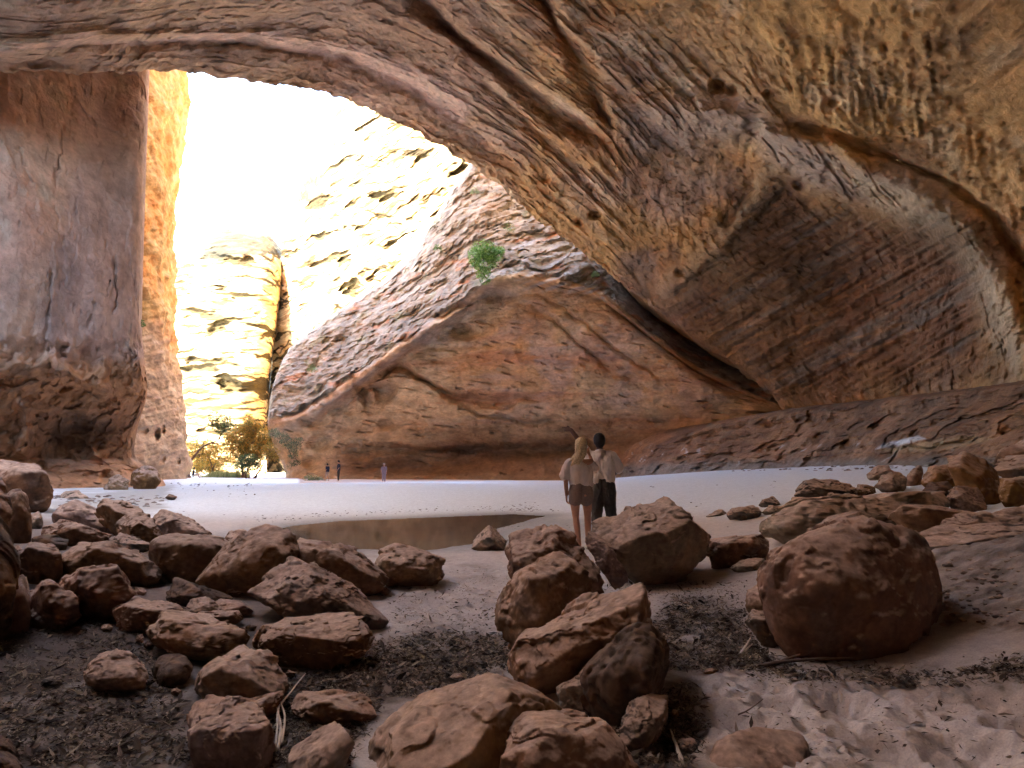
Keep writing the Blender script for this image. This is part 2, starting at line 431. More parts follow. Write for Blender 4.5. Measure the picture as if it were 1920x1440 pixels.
c = cmix(c, np.array([0.20, 0.09, 0.055]), 0.5 * region(px, py, [(1600, 420), (1780, 470), (1890, 700), (1500, 750)], 60, wrp))
c = cmix(c, GRY * 0.55, 0.6 * fan * sstep(0.1, 0.4, px_noise(px, py, 300, 24, -30, 3, 16)))
c = cmix(c, OR * 0.8, 0.5 * low * sstep(0.1, 0.4, px_noise(px, py, 120, 14, -18, 3, 17)))
c = cmix(c, DRK * 1.2, 0.6 * left_b * sstep(0.1, 0.5, px_noise(px, py, 30, 60, 5, 3, 18)))
c = cmix(c, DRK * 1.5, 0.32 * bandw * (0.2 + 0.8 * bmod) * sstep(0.1, 0.4, band2 * 0.5 + band))
c = cmix(c, CRM, 0.35 * bandw * (1 - 0.5 * bmod) * sstep(0.05, 0.4, -band2 * 0.5 - band))
c = cmix(c, DRK * 0.8, 0.5 * far * sstep(0.22, 0.5, fbm(v * np.array([0.35, 0.35, 0.12]), 4, seed=113)))
c = cmix(c, DRK * 0.7, 0.9 * sstep(12, 4, v[:, 1]) * (rowi0 > 40))  # unseen rock overhead and behind the camera, darkened to cut its bounced light
c *= (1 - 0.35 * np.clip(pit, 0, 1))[:, None]
c *= (1 - 0.4 * np.clip(gash, 0, 1))[:, None]
c = c * np.array([1.22, 1.20, 1.13]) * (1 + 0.28 * fbm(v * 1.1, 4, seed=12))[:, None]
ff = grid_faces(nr, nc); fc = v[ff].mean(1)
# unseen gap added high in the left roof to let in more skylight
added_opening = (fc[:, 0] < -10 + 2 * np.sin(fc[:, 1] * 0.7)) & (fc[:, 0] > -27) & (fc[:, 1] < 17 + 1.5 * np.sin(fc[:, 0])) & (fc[:, 1] > 2.5) & (fc[:, 2] > 15)
ff = ff[~added_opening]
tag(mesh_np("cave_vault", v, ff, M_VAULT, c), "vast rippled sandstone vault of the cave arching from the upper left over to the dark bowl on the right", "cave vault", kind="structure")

# ---- the rock mass across the sand: layered slope above, smooth hollowed wall below
C_ = [
 # each row left to right; 0 hidden back face, 1 skyline, 2 slope, 3 rim, 4 under rim, 5.. wall, foot
 [(585,640,120),(565,652,112),(610,600,108),(690,550,104),(765,480,100),(822,400,98),(895,300,96),(960,270,94),(1040,300,90),(1150,400,86),(1300,540,80),(1500,700,72),(1700,740,62)],
 [(560,668,100),(542,655,92),(602,611,90),(680,559,90),(760,498,88),(820,408,86),(893,305,84),(960,330,82),(1045,385,80),(1150,470,78),(1300,590,76),(1500,715,68),(1700,745,60)],
 [(545,730,100),(512,722,86),(572,700,83),(655,640,82),(740,580,80),(820,515,78),(905,440,76),(1000,430,74),(1085,455,71),(1185,540,75),(1310,640,74),(1500,730,64),(1700,750,58)],
 [(545,790,98),(502,790,83),(568,775,78),(660,712,75),(740,655,72),(850,578,70),(930,522,68),(1015,520,67),(1118,545,65.5),(1212,618,66),(1315,693,64.5),(1480,762,60),(1700,755,56)],
 [(548,815,98),(506,812,84),(572,805,79),(670,735,77),(750,682,75),(862,604,73),(940,552,71),(1028,546,68.5),(1122,562,67),(1214,632,66.5),(1316,704,65),(1478,766,60),(1700,760,56)],
 [(552,840,97),(516,845,85),(582,838,80),(680,795,77),(785,762,75),(880,700,72),(980,655,69),(1080,645,66.5),(1200,655,64),(1300,705,62),(1390,752,61),(1490,775,59),(1700,768,56)],
 [(556,862,96),(528,868,84),(585,862,80),(685,850,77),(790,825,75.5),(890,785,73),(1000,770,71),(1110,758,68),(1215,748,65),(1320,757,62),(1410,768,60),(1510,785,58),(1700,778,55)],
 [(558,880,96),(534,884,84),(590,882,79),(690,880,78),(795,872,77.5),(895,850,76),(1005,840,73),(1115,825,70),(1225,805,66),(1330,790,62),(1425,783,60),(1530,796,58),(1700,790,55)],
 [(560,895,96),(536,897,83),(592,897,78),(692,897,74.5),(798,896,73),(898,893,72),(1008,890,69.5),(1120,884,66),(1235,872,61),(1340,860,57),(1450,845,54),(1560,835,50),(1700,820,46)],
 [(560,930,96),(536,930,83),(592,930,78),(692,935,73),(798,935,71),(898,935,69),(1008,935,66),(1120,935,61),(1240,935,56),(1345,935,51),(1460,930,47),(1580,920,43),(1700,900,40)],
]
g = sheet_grid(C_, [10, 90, 90, 14, 70, 60, 30, 20, 12], [10, 45, 55, 60, 60, 70, 80, 80, 80, 70, 90, 40])
nr, nc = g.shape[:2]; v = g.reshape(-1, 3); px, py = to_px(v)
wrp = (22 * fbm(v * 0.12, 3, seed=3), 22 * fbm(v * 0.12, 3, seed=4)); wob = (9 * fbm(v * 0.5, 3, seed=97), 9 * fbm(v * 0.5, 3, seed=98))
rowi = np.repeat(np.arange(nr), nc)
slope = sstep(192, 178, rowi + 7 * fbm(v * 0.25, 3, seed=40))   # layered upper slope
# bedding coordinate: level at the left, climbing to the right
bed = py + sstep(560, 900, px) * (px - 560) * 0.42 + 10 * fbm(v * 0.10, 3, seed=33)
st1 = perlin(np.stack([px / 260.0, bed / 9.0, px * 0], 1)); st2 = perlin(np.stack([px / 60.0, bed / 5.0, px * 0 + 4], 1))
blk = worley(np.stack([px / 20.0, bed / 8.0, px * 0 + 2], 1), 5)
D = 1.1 * fbm(v * 0.10, 3, seed=1) + 0.45 * fbm(v * 0.35, 4, seed=2)
bq = np.stack([px / 24.0 + 0.8 * fbm(v * 0.2, 2, seed=57), bed / 6.5, px * 0 + 1], 1)
lump = fbm(v * np.array([0.22, 0.22, 0.35]), 4, gain=0.55, seed=41)
D += slope * (0.22 * perlin(np.stack([px / 170.0, bed / 4.2, px * 0 + 6], 1)) + 0.30 * fbm(bq, 5, gain=0.65, seed=42) + 1.5 * lump + 0.35 * sstep(0.0, 0.05, lump) + 0.16 * sstep(0.05, 0.1, fbm(bq * 0.6, 4, seed=54)))
wall = 1 - slope
D += wall * (0.35 * px_noise(px, py, 200, 16, -4, 3, 20) + 0.25 * ridged(v * 0.5, 4, seed=24) + 0.5 * fbm(v * 0.22, 3, seed=23))
D += groove([(700, 700), (745, 690), (790, 715), (850, 745), (920, 752), (1000, 740)], 9, 2.4, px, py)
D += groove([(670, 745), (700, 728), (740, 745)], 14, 2.5, px, py)
D += groove([(630, 855), (720, 842), (820, 845), (930, 842), (1050, 846), (1150, 836)], 9, 2.0, px, py)
D += groove([(840, 745), (900, 778), (980, 790), (1060, 785)], 5, 1.0, px, py)
D += groove([(760, 600), (820, 590), (900, 548), (960, 560)], 10, 1.5, px, py)
D += groove([(960, 560), (1040, 600), (1100, 660), (1160, 700), (1250, 740)], 6, 0.8, px, py)
D += groove([(1000, 545), (1090, 600), (1160, 660), (1240, 715)], 4, 0.6, px, py)
wg = wall * sstep(0.30, 0.5, px_noise(px, py, 34, 5, 12, 2, 93)); D += 0.5 * wg
for hx, hy, hr, ha in [(870, 622, 14, 1.8), (600, 830, 14, 1.8), (640, 640, 9, 1.2), (560, 600, 9, 1.0), (725, 795, 10, 1.0), (590, 870, 14, 1.6), (575, 790, 10, 1.2)]:
    D += ha * np.exp(-(np.hypot((px - hx) / 1.5, py - hy) / hr) ** 4)
rimg = [(505, 808), (570, 790), (660, 728), (740, 672), (800, 632), (858, 590), (900, 560)]
D -= groove(rimg, 7, 0.35, px, py) ; D += groove([(p[0] + 4, p[1] + 16) for p in rimg], 9, 0.7, px, py, 0.9)
D -= groove([(p[0] - 8, p[1] - 26) for p in rimg], 4, 0.5, px, py) ; D += groove([(p[0] - 6, p[1] - 17) for p in rimg], 4, 0.6, px, py)
nose = region(px, py, [(985, 420), (1060, 400), (1130, 480), (1125, 560), (990, 540), (940, 500)], 14, wrp)
D += nose * 0.8 * perlin(np.stack([px / 70.0 + bed / 60, (py + 18 * np.sin(px / 34.0)) / 10.0, px * 0 + 9], 1))
D += 0.10 * fbm(v * 2.0, 3, seed=8)
v = push(v, D)
v[:, 2] += 0.5 * slope * fbm(v * np.array([0.4, 0.4, 1.2]), 3, seed=50)
c = base_col(v, np.array([0.56, 0.335, 0.18]), np.array([0.60, 0.43, 0.27]), 0.16, 2)
c = cmix(c, LIL, 0.5 * sstep(0.05, 0.4, fbm(v * np.array([0.1, 0.1, 0.35]), 3, seed=5)))
c = cmix(c, RED * 1.15, 0.5 * wall * sstep(0.0, 0.4, px_noise(px, py, 260, 26, 0, 3, 21)))
c = cmix(c, BRN * 0.55, 0.8 * wall * region(px, py, [(640, 850), (900, 835), (1250, 810), (1480, 790), (1480, 910), (640, 910)], 30, wrp))  # wall foot is browner stone, with its shade painted into the colour too
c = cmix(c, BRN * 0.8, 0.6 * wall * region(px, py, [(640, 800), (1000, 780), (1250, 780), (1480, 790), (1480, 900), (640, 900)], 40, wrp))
c = cmix(c, TAN, 0.5 * region(px, py, [(590, 750), (700, 740), (830, 860), (600, 850)], 22, wrp))
c = cmix(c, LIL * 1.05, 0.55 * region(px, py, [(900, 600), (1050, 570), (1350, 740), (1300, 780), (1000, 740)], 40, wrp) * sstep(-0.2, 0.2, fbm(v * 0.3, 3, seed=51)))
gcol = base_col(v, np.array([0.36, 0.305, 0.25]), np.array([0.22, 0.18, 0.145]), 0.3, 9, -0.2, 0.3)
gcol = cmix(gcol, np.array([0.46, 0.20, 0.10]), 0.75 * sstep(0.16, 0.42, fbm(v * np.array([0.25, 0.25, 0.7]), 4, seed=52)))
gcol = cmix(gcol, DRK * 1.0, 0.45 * sstep(0.1, 0.45, fbm(bq * 1.3, 4, seed=56)))
gcol = cmix(gcol, np.array([0.30, 0.33, 0.20]), 0.35 * sstep(0.2, 0.4, fbm(v * 0.4, 3, seed=53)))
c = c + (gcol - c) * slope[:, None]
c = cmix(c, np.array([0.36, 0.32, 0.30]), 0.5 * np.clip(groove(rimg, 12, 1.0, px, py), 0, 1))
c = cmix(c, np.array([0.42, 0.42, 0.43]), 0.7 * nose * sstep(0.1, -0.3, st1))
c *= (1 + 0.28 * fbm(v * 1.2, 4, seed=12))[:, None]
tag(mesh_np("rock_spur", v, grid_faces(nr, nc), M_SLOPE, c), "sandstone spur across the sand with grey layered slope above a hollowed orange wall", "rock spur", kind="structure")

# ---- left wall of the cave
L_ = [
 [(W,-31,-70,80),(W,-31,0,80),(-620,-1400,24),(-300,-1000,30),(0,-900,34),(120,-850,38),(200,-800,41),(272,-760,44),(275,-700,50),(240,-600,62),(W,-52,80,75)],
 [(W,-31,-70,30),(W,-30,0,34),(-700,-200,23),(-300,-200,31),(0,-180,39),(120,-180,43.5),(200,-180,46.5),(276,-180,48.5),(279,-180,53),(250,-160,62),(W,-48,80,50)],
 [(W,-30,-70,18),(W,-29,0,22),(-700,100,23),(-300,100,29.5),(0,100,35.5),(120,100,39.5),(200,100,42.5),(275,100,45),(276,110,50),(250,110,62),(W,-46,80,36)],
 [(W,-30,-70,14),(W,-29,0,15),(-700,350,22),(-300,350,28),(0,350,33),(120,350,36.5),(200,350,39),(268,350,42),(268,350,50),(245,350,62),(W,-45,80,24)],
 [(W,-30,-70,10),(W,-29,0,10),(-700,600,22),(-300,600,28),(0,600,32.5),(120,600,36),(200,600,38.5),(262,600,42),(262,600,50),(245,600,62),(W,-44,80,14)],
 [(W,-30,-70,8),(W,-29,0,8),(-700,680,22),(-300,670,28),(0,672,32.8),(120,668,36.2),(200,672,38.6),(266,680,42),(268,680,50),(245,690,62),(W,-44,80,10)],
 [(W,-30,-70,6),(W,-29,0,6),(-700,730,22),(-300,725,28.6),(0,725,34.0),(120,722,36.9),(200,735,39.4),(272,740,42.6),(268,740,50),(240,745,62),(W,-44,80,8)],
 [(W,-30,-70,4),(W,-29,0,4),(-700,790,23),(-300,800,30),(0,800,35.2),(120,805,39.4),(200,805,41.0),(252,800,43.6),(258,800,51),(240,800,62),(W,-44,80,5)],
 [(W,-30,-70,2),(W,-29,0,2),(-700,850,23),(-300,848,30),(0,850,35.8),(120,856,40.2),(200,852,41.6),(249,850,43.8),(248,850,51),(235,850,62),(W,-44,80,2)],
 [(W,-29,-70,1.6),(W,-27,0,1.6),(-700,870,22.5),(-300,866,28.5),(0,868,36),(120,870,39),(200,866,41),(262,872,43.5),(265,872,50),(235,872,62),(W,-44,80,1)],
 [(W,-28,-70,.5),(W,-25,0,.5),(-640,930,21),(-300,925,26.5),(0,928,32.5),(120,926,35),(210,918,37.5),(298,902,42),(296,898,50),(235,895,62),(W,-44,80,0)],
 [(W,-27,-70,-2),(W,-24,0,-2),(-640,1000,19.5),(-300,990,24),(0,985,29.5),(120,975,32),(215,965,34),(312,945,39),(312,940,47),(235,930,62),(W,-44,80,-2)],
]
g = sheet_grid(L_, [10, 50, 110, 110, 40, 40, 50, 40, 16, 40, 12], [8, 12, 24, 90, 70, 55, 60, 10, 10, 8])
nr, nc = g.shape[:2]; v = g.reshape(-1, 3); px, py = to_px(v)
wrp = (18 * fbm(v * 0.16, 3, seed=3), 18 * fbm(v * 0.16, 3, seed=4)); wob = (12 * fbm(v * 0.8, 3, seed=97), 10 * fbm(v * 0.8, 3, seed=98))
vis = sstep(330, 270, px)
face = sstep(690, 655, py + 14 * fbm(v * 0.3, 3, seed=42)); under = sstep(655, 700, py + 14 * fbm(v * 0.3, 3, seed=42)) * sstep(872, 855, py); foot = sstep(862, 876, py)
D = 0.8 * fbm(v * 0.1, 3, seed=1) + mix(0.3, 0.12, face) * fbm(v * 0.4, 4, seed=2)
D += face * (0.50 * px_noise(px, py, 70, 260, 2, 2, 22) + 0.05 * px_noise(px, py, 14, 60, 3, 3, 23) + 0.15 * sstep(0.0, 0.04, fbm(v * np.array([0.2, 0.2, 0.1]), 4, seed=46)) + 0.08 * sstep(0.1, 0.13, fbm(v * np.array([0.6, 0.6, 0.2]), 4, seed=47)))
D += face * 0.22 * sstep(0.42, 0.6, px_noise(px, py, 5, 38, 6, 2, 94))
for q in ([(122, 230), (112, 300), (100, 360)], [(95, 500), (92, 570), (80, 660)], [(178, 560), (168, 620)], [(218, 480), (216, 560), (212, 645)], [(30, 270), (60, 350)]):
    D += groove(q, 2.6, 0.4, px, py, 0.8) * sstep(-0.35, 0.1, fbm(v * 0.6, 2, seed=45))
D += sstep(600, 660, py + 40 * fbm(v * 0.25, 3, seed=43)) * sstep(760, 720, py) * (0.9 * sstep(-0.1, 0.25, fbm(v * 0.55, 4, seed=44)) - 0.3)
D += under * (-0.45 * ridged(v * np.array([0.3, 0.3, 0.5]), 3, seed=25) + 0.7 * fbm(v * 0.7, 5, gain=0.62, seed=26) + 0.35 * sstep(0.0, 0.06, fbm(v * 0.9, 3, seed=48)))
D -= groove([(90, 690), (130, 700), (170, 720), (215, 745)], 12, 1.4, px, py)
D += 1.5 * np.exp(-((px - 135) / 40) ** 2 - ((py - 815) / 28) ** 2)
D -= groove([(45, 740), (48, 800), (42, 860)], 10, 1.6, px, py)
D -= groove([(175, 830), (190, 860)], 8, 1.3, px, py); D -= groove([(130, 840), (150, 868)], 5, 1.0, px, py)
D += foot * (0.7 * fbm(v * np.array([0.5, 0.5, 1.6]), 5, gain=.6, seed=27) + 0.3 * sstep(0.0, 0.08, fbm(v * 0.8, 3, seed=49)) + 0.3 * ridged(v * np.array([0.7, 0.7, 2.0]), 3, seed=28))
for hx, hy, hr, ha in [(200, 895, 9, 1.0), (172, 893, 8, 0.9), (258, 890, 14, 1.2), (215, 905, 7, 0.8), (78, 872, 7, 0.8)]:
    D += ha * np.exp(-(np.hypot((px - hx) / 1.3, py - hy) / hr) ** 4)
D += 0.08 * fbm(v * 2.4, 3, seed=8)
v = push(v, D)
c = base_col(v, np.array([0.70, 0.37, 0.21]), np.array([0.72, 0.47, 0.32]), 0.14, 3)
streak = region(px, py, [(165, -300), (300, -300), (290, 700), (100, 690), (70, 620), (110, 480), (150, 250)], 20, wrp)
c = cmix(c, np.array([0.48, 0.34, 0.28]), 0.8 * streak)
c = cmix(c, np.array([0.24, 0.20, 0.19]), 0.7 * region(px, py, [(75, 480), (120, 430), (150, 520), (110, 660), (70, 640)], 22, wrp))
c = cmix(c, np.array([0.56, 0.40, 0.29]), 0.6 * region(px, py, [(-300, 420), (60, 400), (100, 520), (60, 660), (-300, 660)], 30, wrp))
c = cmix(c, np.array([0.50, 0.24, 0.15]), 0.5 * region(px, py, [(-300, 330), (40, 320), (90, 430), (40, 560), (-300, 600)], 30, wrp))
c = cmix(c, np.array([0.46, 0.27, 0.22]), 0.35 * face)
c = cmix(c, CRM * 0.95, 0.5 * face * sstep(0.2, 0.42, fbm(v * np.array([0.4, 0.4, 0.2]), 4, seed=61)))
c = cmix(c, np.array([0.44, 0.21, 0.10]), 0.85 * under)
c = cmix(c, DRK * 1.2, 0.55 * under * np.exp(-((px - 120) / 150) ** 2 - ((py - 800) / 60) ** 2))  # shade of the undercut hollow painted into the colour
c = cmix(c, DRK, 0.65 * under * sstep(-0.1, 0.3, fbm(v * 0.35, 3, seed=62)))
c = cmix(c, np.array([0.56, 0.28, 0.15]), 0.9 * foot)
c = cmix(c, GRY * 1.1, 0.7 * foot * sstep(912, 935, py + 10 * fbm(v * 0.6, 3, seed=63)))
c *= (1 + 0.25 * fbm(v * 1.4, 4, seed=12))[:, None]
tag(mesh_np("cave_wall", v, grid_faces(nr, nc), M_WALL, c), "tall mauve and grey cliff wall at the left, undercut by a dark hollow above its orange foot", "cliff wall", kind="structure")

# ---- second wall behind it, glowing orange from the gorge
O_ = []
for z_, xr in [(-420, 380), (-200, 368), (125, 352), (200, 350), (300, 341), (380, 334), (450, 326), (520, 328), (600, 330), (680, 334), (750, 344), (800, 350), (850, 356), (895, 359), (925, 360)]:
    bulge = 1.6 * math.sin(z_ / 70.0)
    O_.append([(170, z_, 58 + bulge), (215, z_, 60 + bulge), (258, z_, 64), (305, z_, 70), (335 + (xr - 352), z_, 76 + bulge * 0.5), (xr - 3, z_, 81), (xr - 4, z_, 86), (xr - 30, z_, 90), (250, z_, 93)])
g = sheet_grid(O_, [10, 40] + [40] * 11 + [12], [6, 20, 40, 40, 26, 14, 10, 6])
nr, nc = g.shape[:2]; v = g.reshape(-1, 3); px, py = to_px(v)
lay = perlin(np.stack([px / 90.0, (py + px * 0.25) / 13.0, px * 0], 1)); lay2 = perlin(np.stack([px / 40.0, (py + px * 0.25) / 6.0, px * 0 + 3], 1))
lowm = sstep(560, 660, py)
D = 1.0 * fbm(v * 0.12, 3, seed=1) + 0.6 * fbm(v * 0.35, 4, seed=2) + mix(0.25, 0.6, lowm) * lay * sstep(-0.3, 0.2, fbm(v * 0.15, 2, seed=73)) + 0.3 * lay2 + (1 - lowm) * 0.9 * (worley(v * np.array([0.22, 0.22, 0.16]), 4) - 0.5)
for hx, hy, hr, ha in [(291, 815, 8, 2.2), (308, 806, 5, 1.6), (268, 808, 4, 1.0), (300, 862, 6, 1.2), (330, 865, 5, 1.2)]:
    D += ha * np.exp(-(np.hypot(px - hx, (py - hy) / 1.5) / hr) ** 4)
v = push(v, D)
v[:, 0] += 0.15 * lay + 1.1 * fbm(v * np.array([0.2, 0.2, 0.33]), 4, seed=71)
c = base_col(v, np.array([0.56, 0.25, 0.085]), np.array([0.50, 0.31, 0.14]), 0.25, 4)
c = cmix(c, np.array([0.30, 0.10, 0.055]), 0.7 * sstep(0.1, 0.4, lay) * lowm)
c = cmix(c, np.array([0.62, 0.46, 0.24]), 0.6 * sstep(0.15, 0.4, fbm(v * 0.4, 4, seed=72)))
greyl = region(px, py, [(230, 640), (300, 600), (330, 700), (400, 760), (400, 940), (200, 940)], 18, warp=(12 * fbm(v * 0.3, 3, seed=5), 12 * fbm(v * 0.3, 3, seed=6)))
c = cmix(c, np.array([0.44, 0.31, 0.225]), 0.85 * greyl)
c *= (1 + 0.3 * fbm(v * 1.0, 4, seed=12))[:, None]
tag(mesh_np("gorge_wall", v, grid_faces(nr, nc), M_SLOPE, c), "narrow bright orange cliff seen edge-on between the mauve wall and the gorge", "cliff", kind="structure")

# ---- far sunlit cliffs
def far_cliff(name, label, rows, rs, cs, seed, tilt, amp=3.0, hfreq=1.0, cap=None, l2t=0.28):
    g = sheet_grid(rows, rs, cs)
    nr, nc = g.shape[:2]; v = g.reshape(-1, 3); px, py = to_px(v)
    q = v * np.array([0.03, 0.03, 0.45]) + (v[:, :1] * tilt) * np.array([0, 0, 0.45])
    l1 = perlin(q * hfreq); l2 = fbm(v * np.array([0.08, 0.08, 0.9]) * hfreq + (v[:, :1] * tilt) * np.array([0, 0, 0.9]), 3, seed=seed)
    D = amp * (0.9 * fbm(v * 0.05, 3, seed=seed) + 0.55 * l1 + 0.4 * l2 + 0.7 * (worley((v + v[:, :1] * np.array([[0, 0, tilt]])) * np.array([0.13, 0.13, 0.30]), seed) - 0.5))
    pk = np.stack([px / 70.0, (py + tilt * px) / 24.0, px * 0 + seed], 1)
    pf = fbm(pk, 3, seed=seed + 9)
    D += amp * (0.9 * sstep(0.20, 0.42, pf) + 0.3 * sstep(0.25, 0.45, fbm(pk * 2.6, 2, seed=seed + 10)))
    v = push(v, D)
    v[:, 2] += 0.8 * fbm(v * 0.2, 3, seed=seed + 2)
    c = base_col(v, np.array([0.50, 0.30, 0.13]), np.array([0.58, 0.42, 0.22]), 0.08, seed)
    c = cmix(c, np.array([0.36, 0.17, 0.07]), 0.7 * sstep(0.1, 0.35, fbm(v * np.array([0.05, 0.05, 0.35]), 3, seed=seed + 5)))
    c = cmix(c, np.array([0.036, 0.022, 0.006]), 0.97 * sstep(0.16, 0.24, pf + 0.35 * l2) )  # golden shade of the pockets painted into the colour as dark patches
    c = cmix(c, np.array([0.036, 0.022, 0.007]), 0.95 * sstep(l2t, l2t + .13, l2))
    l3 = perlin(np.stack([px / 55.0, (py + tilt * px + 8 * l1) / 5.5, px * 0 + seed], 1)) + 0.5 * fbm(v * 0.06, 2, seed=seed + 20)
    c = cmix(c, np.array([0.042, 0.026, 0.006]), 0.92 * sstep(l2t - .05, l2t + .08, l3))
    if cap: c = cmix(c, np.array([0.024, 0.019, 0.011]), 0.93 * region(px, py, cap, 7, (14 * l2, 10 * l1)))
    c *= (1 + 0.3 * fbm(v * 0.7, 4, seed=12))[:, None]
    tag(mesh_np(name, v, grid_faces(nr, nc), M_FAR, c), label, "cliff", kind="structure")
F1 = [
 [(250,440,190),(330,450,190),(380,430,190),(440,424,190),(500,436,190),(530,470,190),(560,480,190)],
 [(250,500,165),(325,470,165),(380,442,165),(440,432,165),(495,446,165),(524,470,170),(540,480,185)],
 [(250,560,156),(325,530,155),(380,495,150),(440,482,148),(496,500,150),(524,520,160),(535,530,185)],
 [(250,640,150),(325,620,150),(380,600,145),(440,590,142),(488,600,143.5),(514,615,152),(522,620,185)],
 [(250,720,148),(325,720,148),(380,710,143),(440,700,140),(480,705,142.5),(503,710,152),(512,712,185)],
 [(250,800,146),(325,800,146),(380,800,142),(440,800,140),(476,800,142.5),(500,800,152),(508,800,185)],
 [(250,850,142),(325,850,142),(380,850,139),(440,850,138),(480,850,142),(502,850,150),(510,850,185)],
 [(250,905,138),(325,905,138),(380,905,135),(440,905,134),(478,905,142),(505,905,158),(512,905,185)],
]
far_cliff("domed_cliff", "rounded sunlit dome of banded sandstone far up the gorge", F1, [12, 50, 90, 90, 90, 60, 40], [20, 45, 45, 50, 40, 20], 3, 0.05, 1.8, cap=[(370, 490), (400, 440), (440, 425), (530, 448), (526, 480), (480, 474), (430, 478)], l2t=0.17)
F2 = [
 [(520,440,200),(560,330,190),(610,240,180),(680,150,170),(780,50,160),(900,-100,150),(1050,-200,140),(1300,-300,130)],
 [(528,462,170),(566,390,158),(630,290,150),(688,205,142),(790,130,134),(900,20,126),(1050,-60,120),(1300,-100,115)],
 [(524,540,166),(570,480,152),(640,400,142),(710,320,134),(800,240,126),(910,150,120),(1050,80,115),(1300,60,110)],
 [(514,640,162),(565,590,150),(640,530,138),(720,460,130),(810,380,122),(915,300,116),(1050,240,112),(1300,200,108)],
 [(505,740,160),(560,710,148),(640,650,136),(720,600,128),(810,540,120),(915,450,114),(1050,400,110),(1300,360,106)],
 [(498,830,158),(555,820,145),(640,780,134),(720,740,126),(810,680,118),(915,620,112),(1050,560,108),(1300,520,104)],
 [(500,905,155),(560,905,142),(640,900,130),(720,900,122),(810,890,115),(915,880,110),(1050,860,106),(1300,840,102)],
]
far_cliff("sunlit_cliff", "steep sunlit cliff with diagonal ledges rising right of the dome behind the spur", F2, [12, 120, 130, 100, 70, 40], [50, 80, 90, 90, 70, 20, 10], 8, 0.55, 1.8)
# ground-level rock at the gorge bend and the low shelf behind the trees
F3 = [
 [(300,800,128),(370,812,126),(420,820,125),(470,838,124),(500,850,123)],
 [(300,815,126),(370,822,124),(420,832,123),(470,846,122),(500,858,121)],
 [(300,850,124),(370,850,122),(420,852,121),(470,862,120),(500,870,119)],
 [(300,900,122),(370,900,120),(420,900,119),(470,900,118),(500,900,117)],
]
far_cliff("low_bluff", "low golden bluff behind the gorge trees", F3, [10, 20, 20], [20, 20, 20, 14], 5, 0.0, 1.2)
# the gorge cliff on the left of the bend that keeps the bend in shade
TONE = (1.0, 1.05, 1.02)
# ------------------------------------------------------------------ ground
GP = [  # (px, py, metres below the lens)
 (-600,1440,1.2),(0,1440,1.28),(480,1440,1.3),(960,1440,1.32),(1440,1440,1.3),(1920,1440,1.25),(2500,1440,1.0),
 (0,1200,1.2),(400,1200,1.22),(850,1200,1.3),(1250,1180,1.28),(1590,1235,1.28),(1920,1200,1.12),(2400,1150,.7),
 (-300,1100,1.05),(0,1060,1.05),(300,1080,1.15),(600,1090,1.22),(850,1080,1.26),(1090,1028,1.27),(1300,1090,1.24),(1550,1060,1.0),(1800,1060,.85),(1920,1000,.65),(2300,980,.35),
 (100,1000,1.12),(300,985,1.25),(430,1000,1.34),(870,1036,1.42),(700,1036,1.42),(560,1036,1.42),(1000,1000,1.40),(1020,966,1.42),(900,968,1.42),(750,970,1.42),(600,980,1.42),(520,990,1.41),
 (400,960,1.30),(300,930,1.22),(180,940,1.2),(60,945,1.1),(-200,940,1.0),
 (330,915,1.18),(420,935,1.12),(520,945,1.2),(700,950,1.25),(900,950,1.28),(1050,950,1.3),(1180,960,1.22),(1350,985,1.1),
 (1300,940,.98),(1400,930,.75),(1500,955,.85),(1600,930,.60),(1750,930,.55),(1850,945,.60),
 (460,909,1.0),(600,905,.95),(800,904,.94),(1000,903,.92),(1100,900,.85),(1200,892,.66),(1300,885,.40),(1400,880,.22),(1500,877,.08),(1600,872,-.12),(1700,873,-.08),(1880,870,-.1),(2100,860,-.3),
 (380,899,1.5),(320,903,1.35),(450,899,1.45),
]
gp = np.array([G(*q) if q[2] > 0 or q[1] < 875 else P(q[0], q[1], 30) for q in GP])
# points whose height cannot be read from the horizon line: give them a distance
fix = {(1500,877,.08): 38, (1600,872,-.12): 33, (1700,873,-.08): 27, (1880,870,-.1): 22, (2100,860,-.3): 18, (1400,880,.22): 44, (1300,885,.40): 50, (1200,892,.66): 50}
for i, q in enumerate(GP):
    if q in fix: gp[i] = P(q[0], q[1], fix[q])
extra = np.array([[-20, 70, -.4], [-5, 62, -.35], [5, 60, -.3], [12, 57, -.1], [-38, 95, -.15], [-50, 130, -.1], [-60, 200, 0], [60, 200, 0], [40, 80, 1.5], [30, 45, 2.5], [32, 25, 2.5],
                  [0, 0, 0], [6, 0, .1], [-6, 0, 0.05], [0, -10, 0], [12, -10, .8], [-15, -10, .2], [20, 5, 1.4], [-18, 8, .2], [-26, 25, .3], [-90, 120, 1]])
gp = np.concatenate([gp, extra])
def gkey(x, y):
    r = np.hypot(x, y + 3.0) + 0.3
    a = np.arctan2(x, y + 3.0)
    return np.stack([a * 2.2, np.log(r)], 1)
_gm = rbf_fit(gkey(gp[:, 0], gp[:, 1]), gp[:, 2], 0.02)
POOL_Z = CAMZ - 1.42
shore_px = [(470, 1010), (545, 986), (640, 976), (760, 972), (880, 967), (960, 964), (1022, 967), (985, 978), (930, 992), (905, 1008), (880, 1022), (830, 1030), (760, 1035), (690, 1031), (600, 1036), (500, 1040), (440, 1030)]
shore = np.array([G(a, b, 1.42)[:2] for a, b in shore_px])
_foot = None
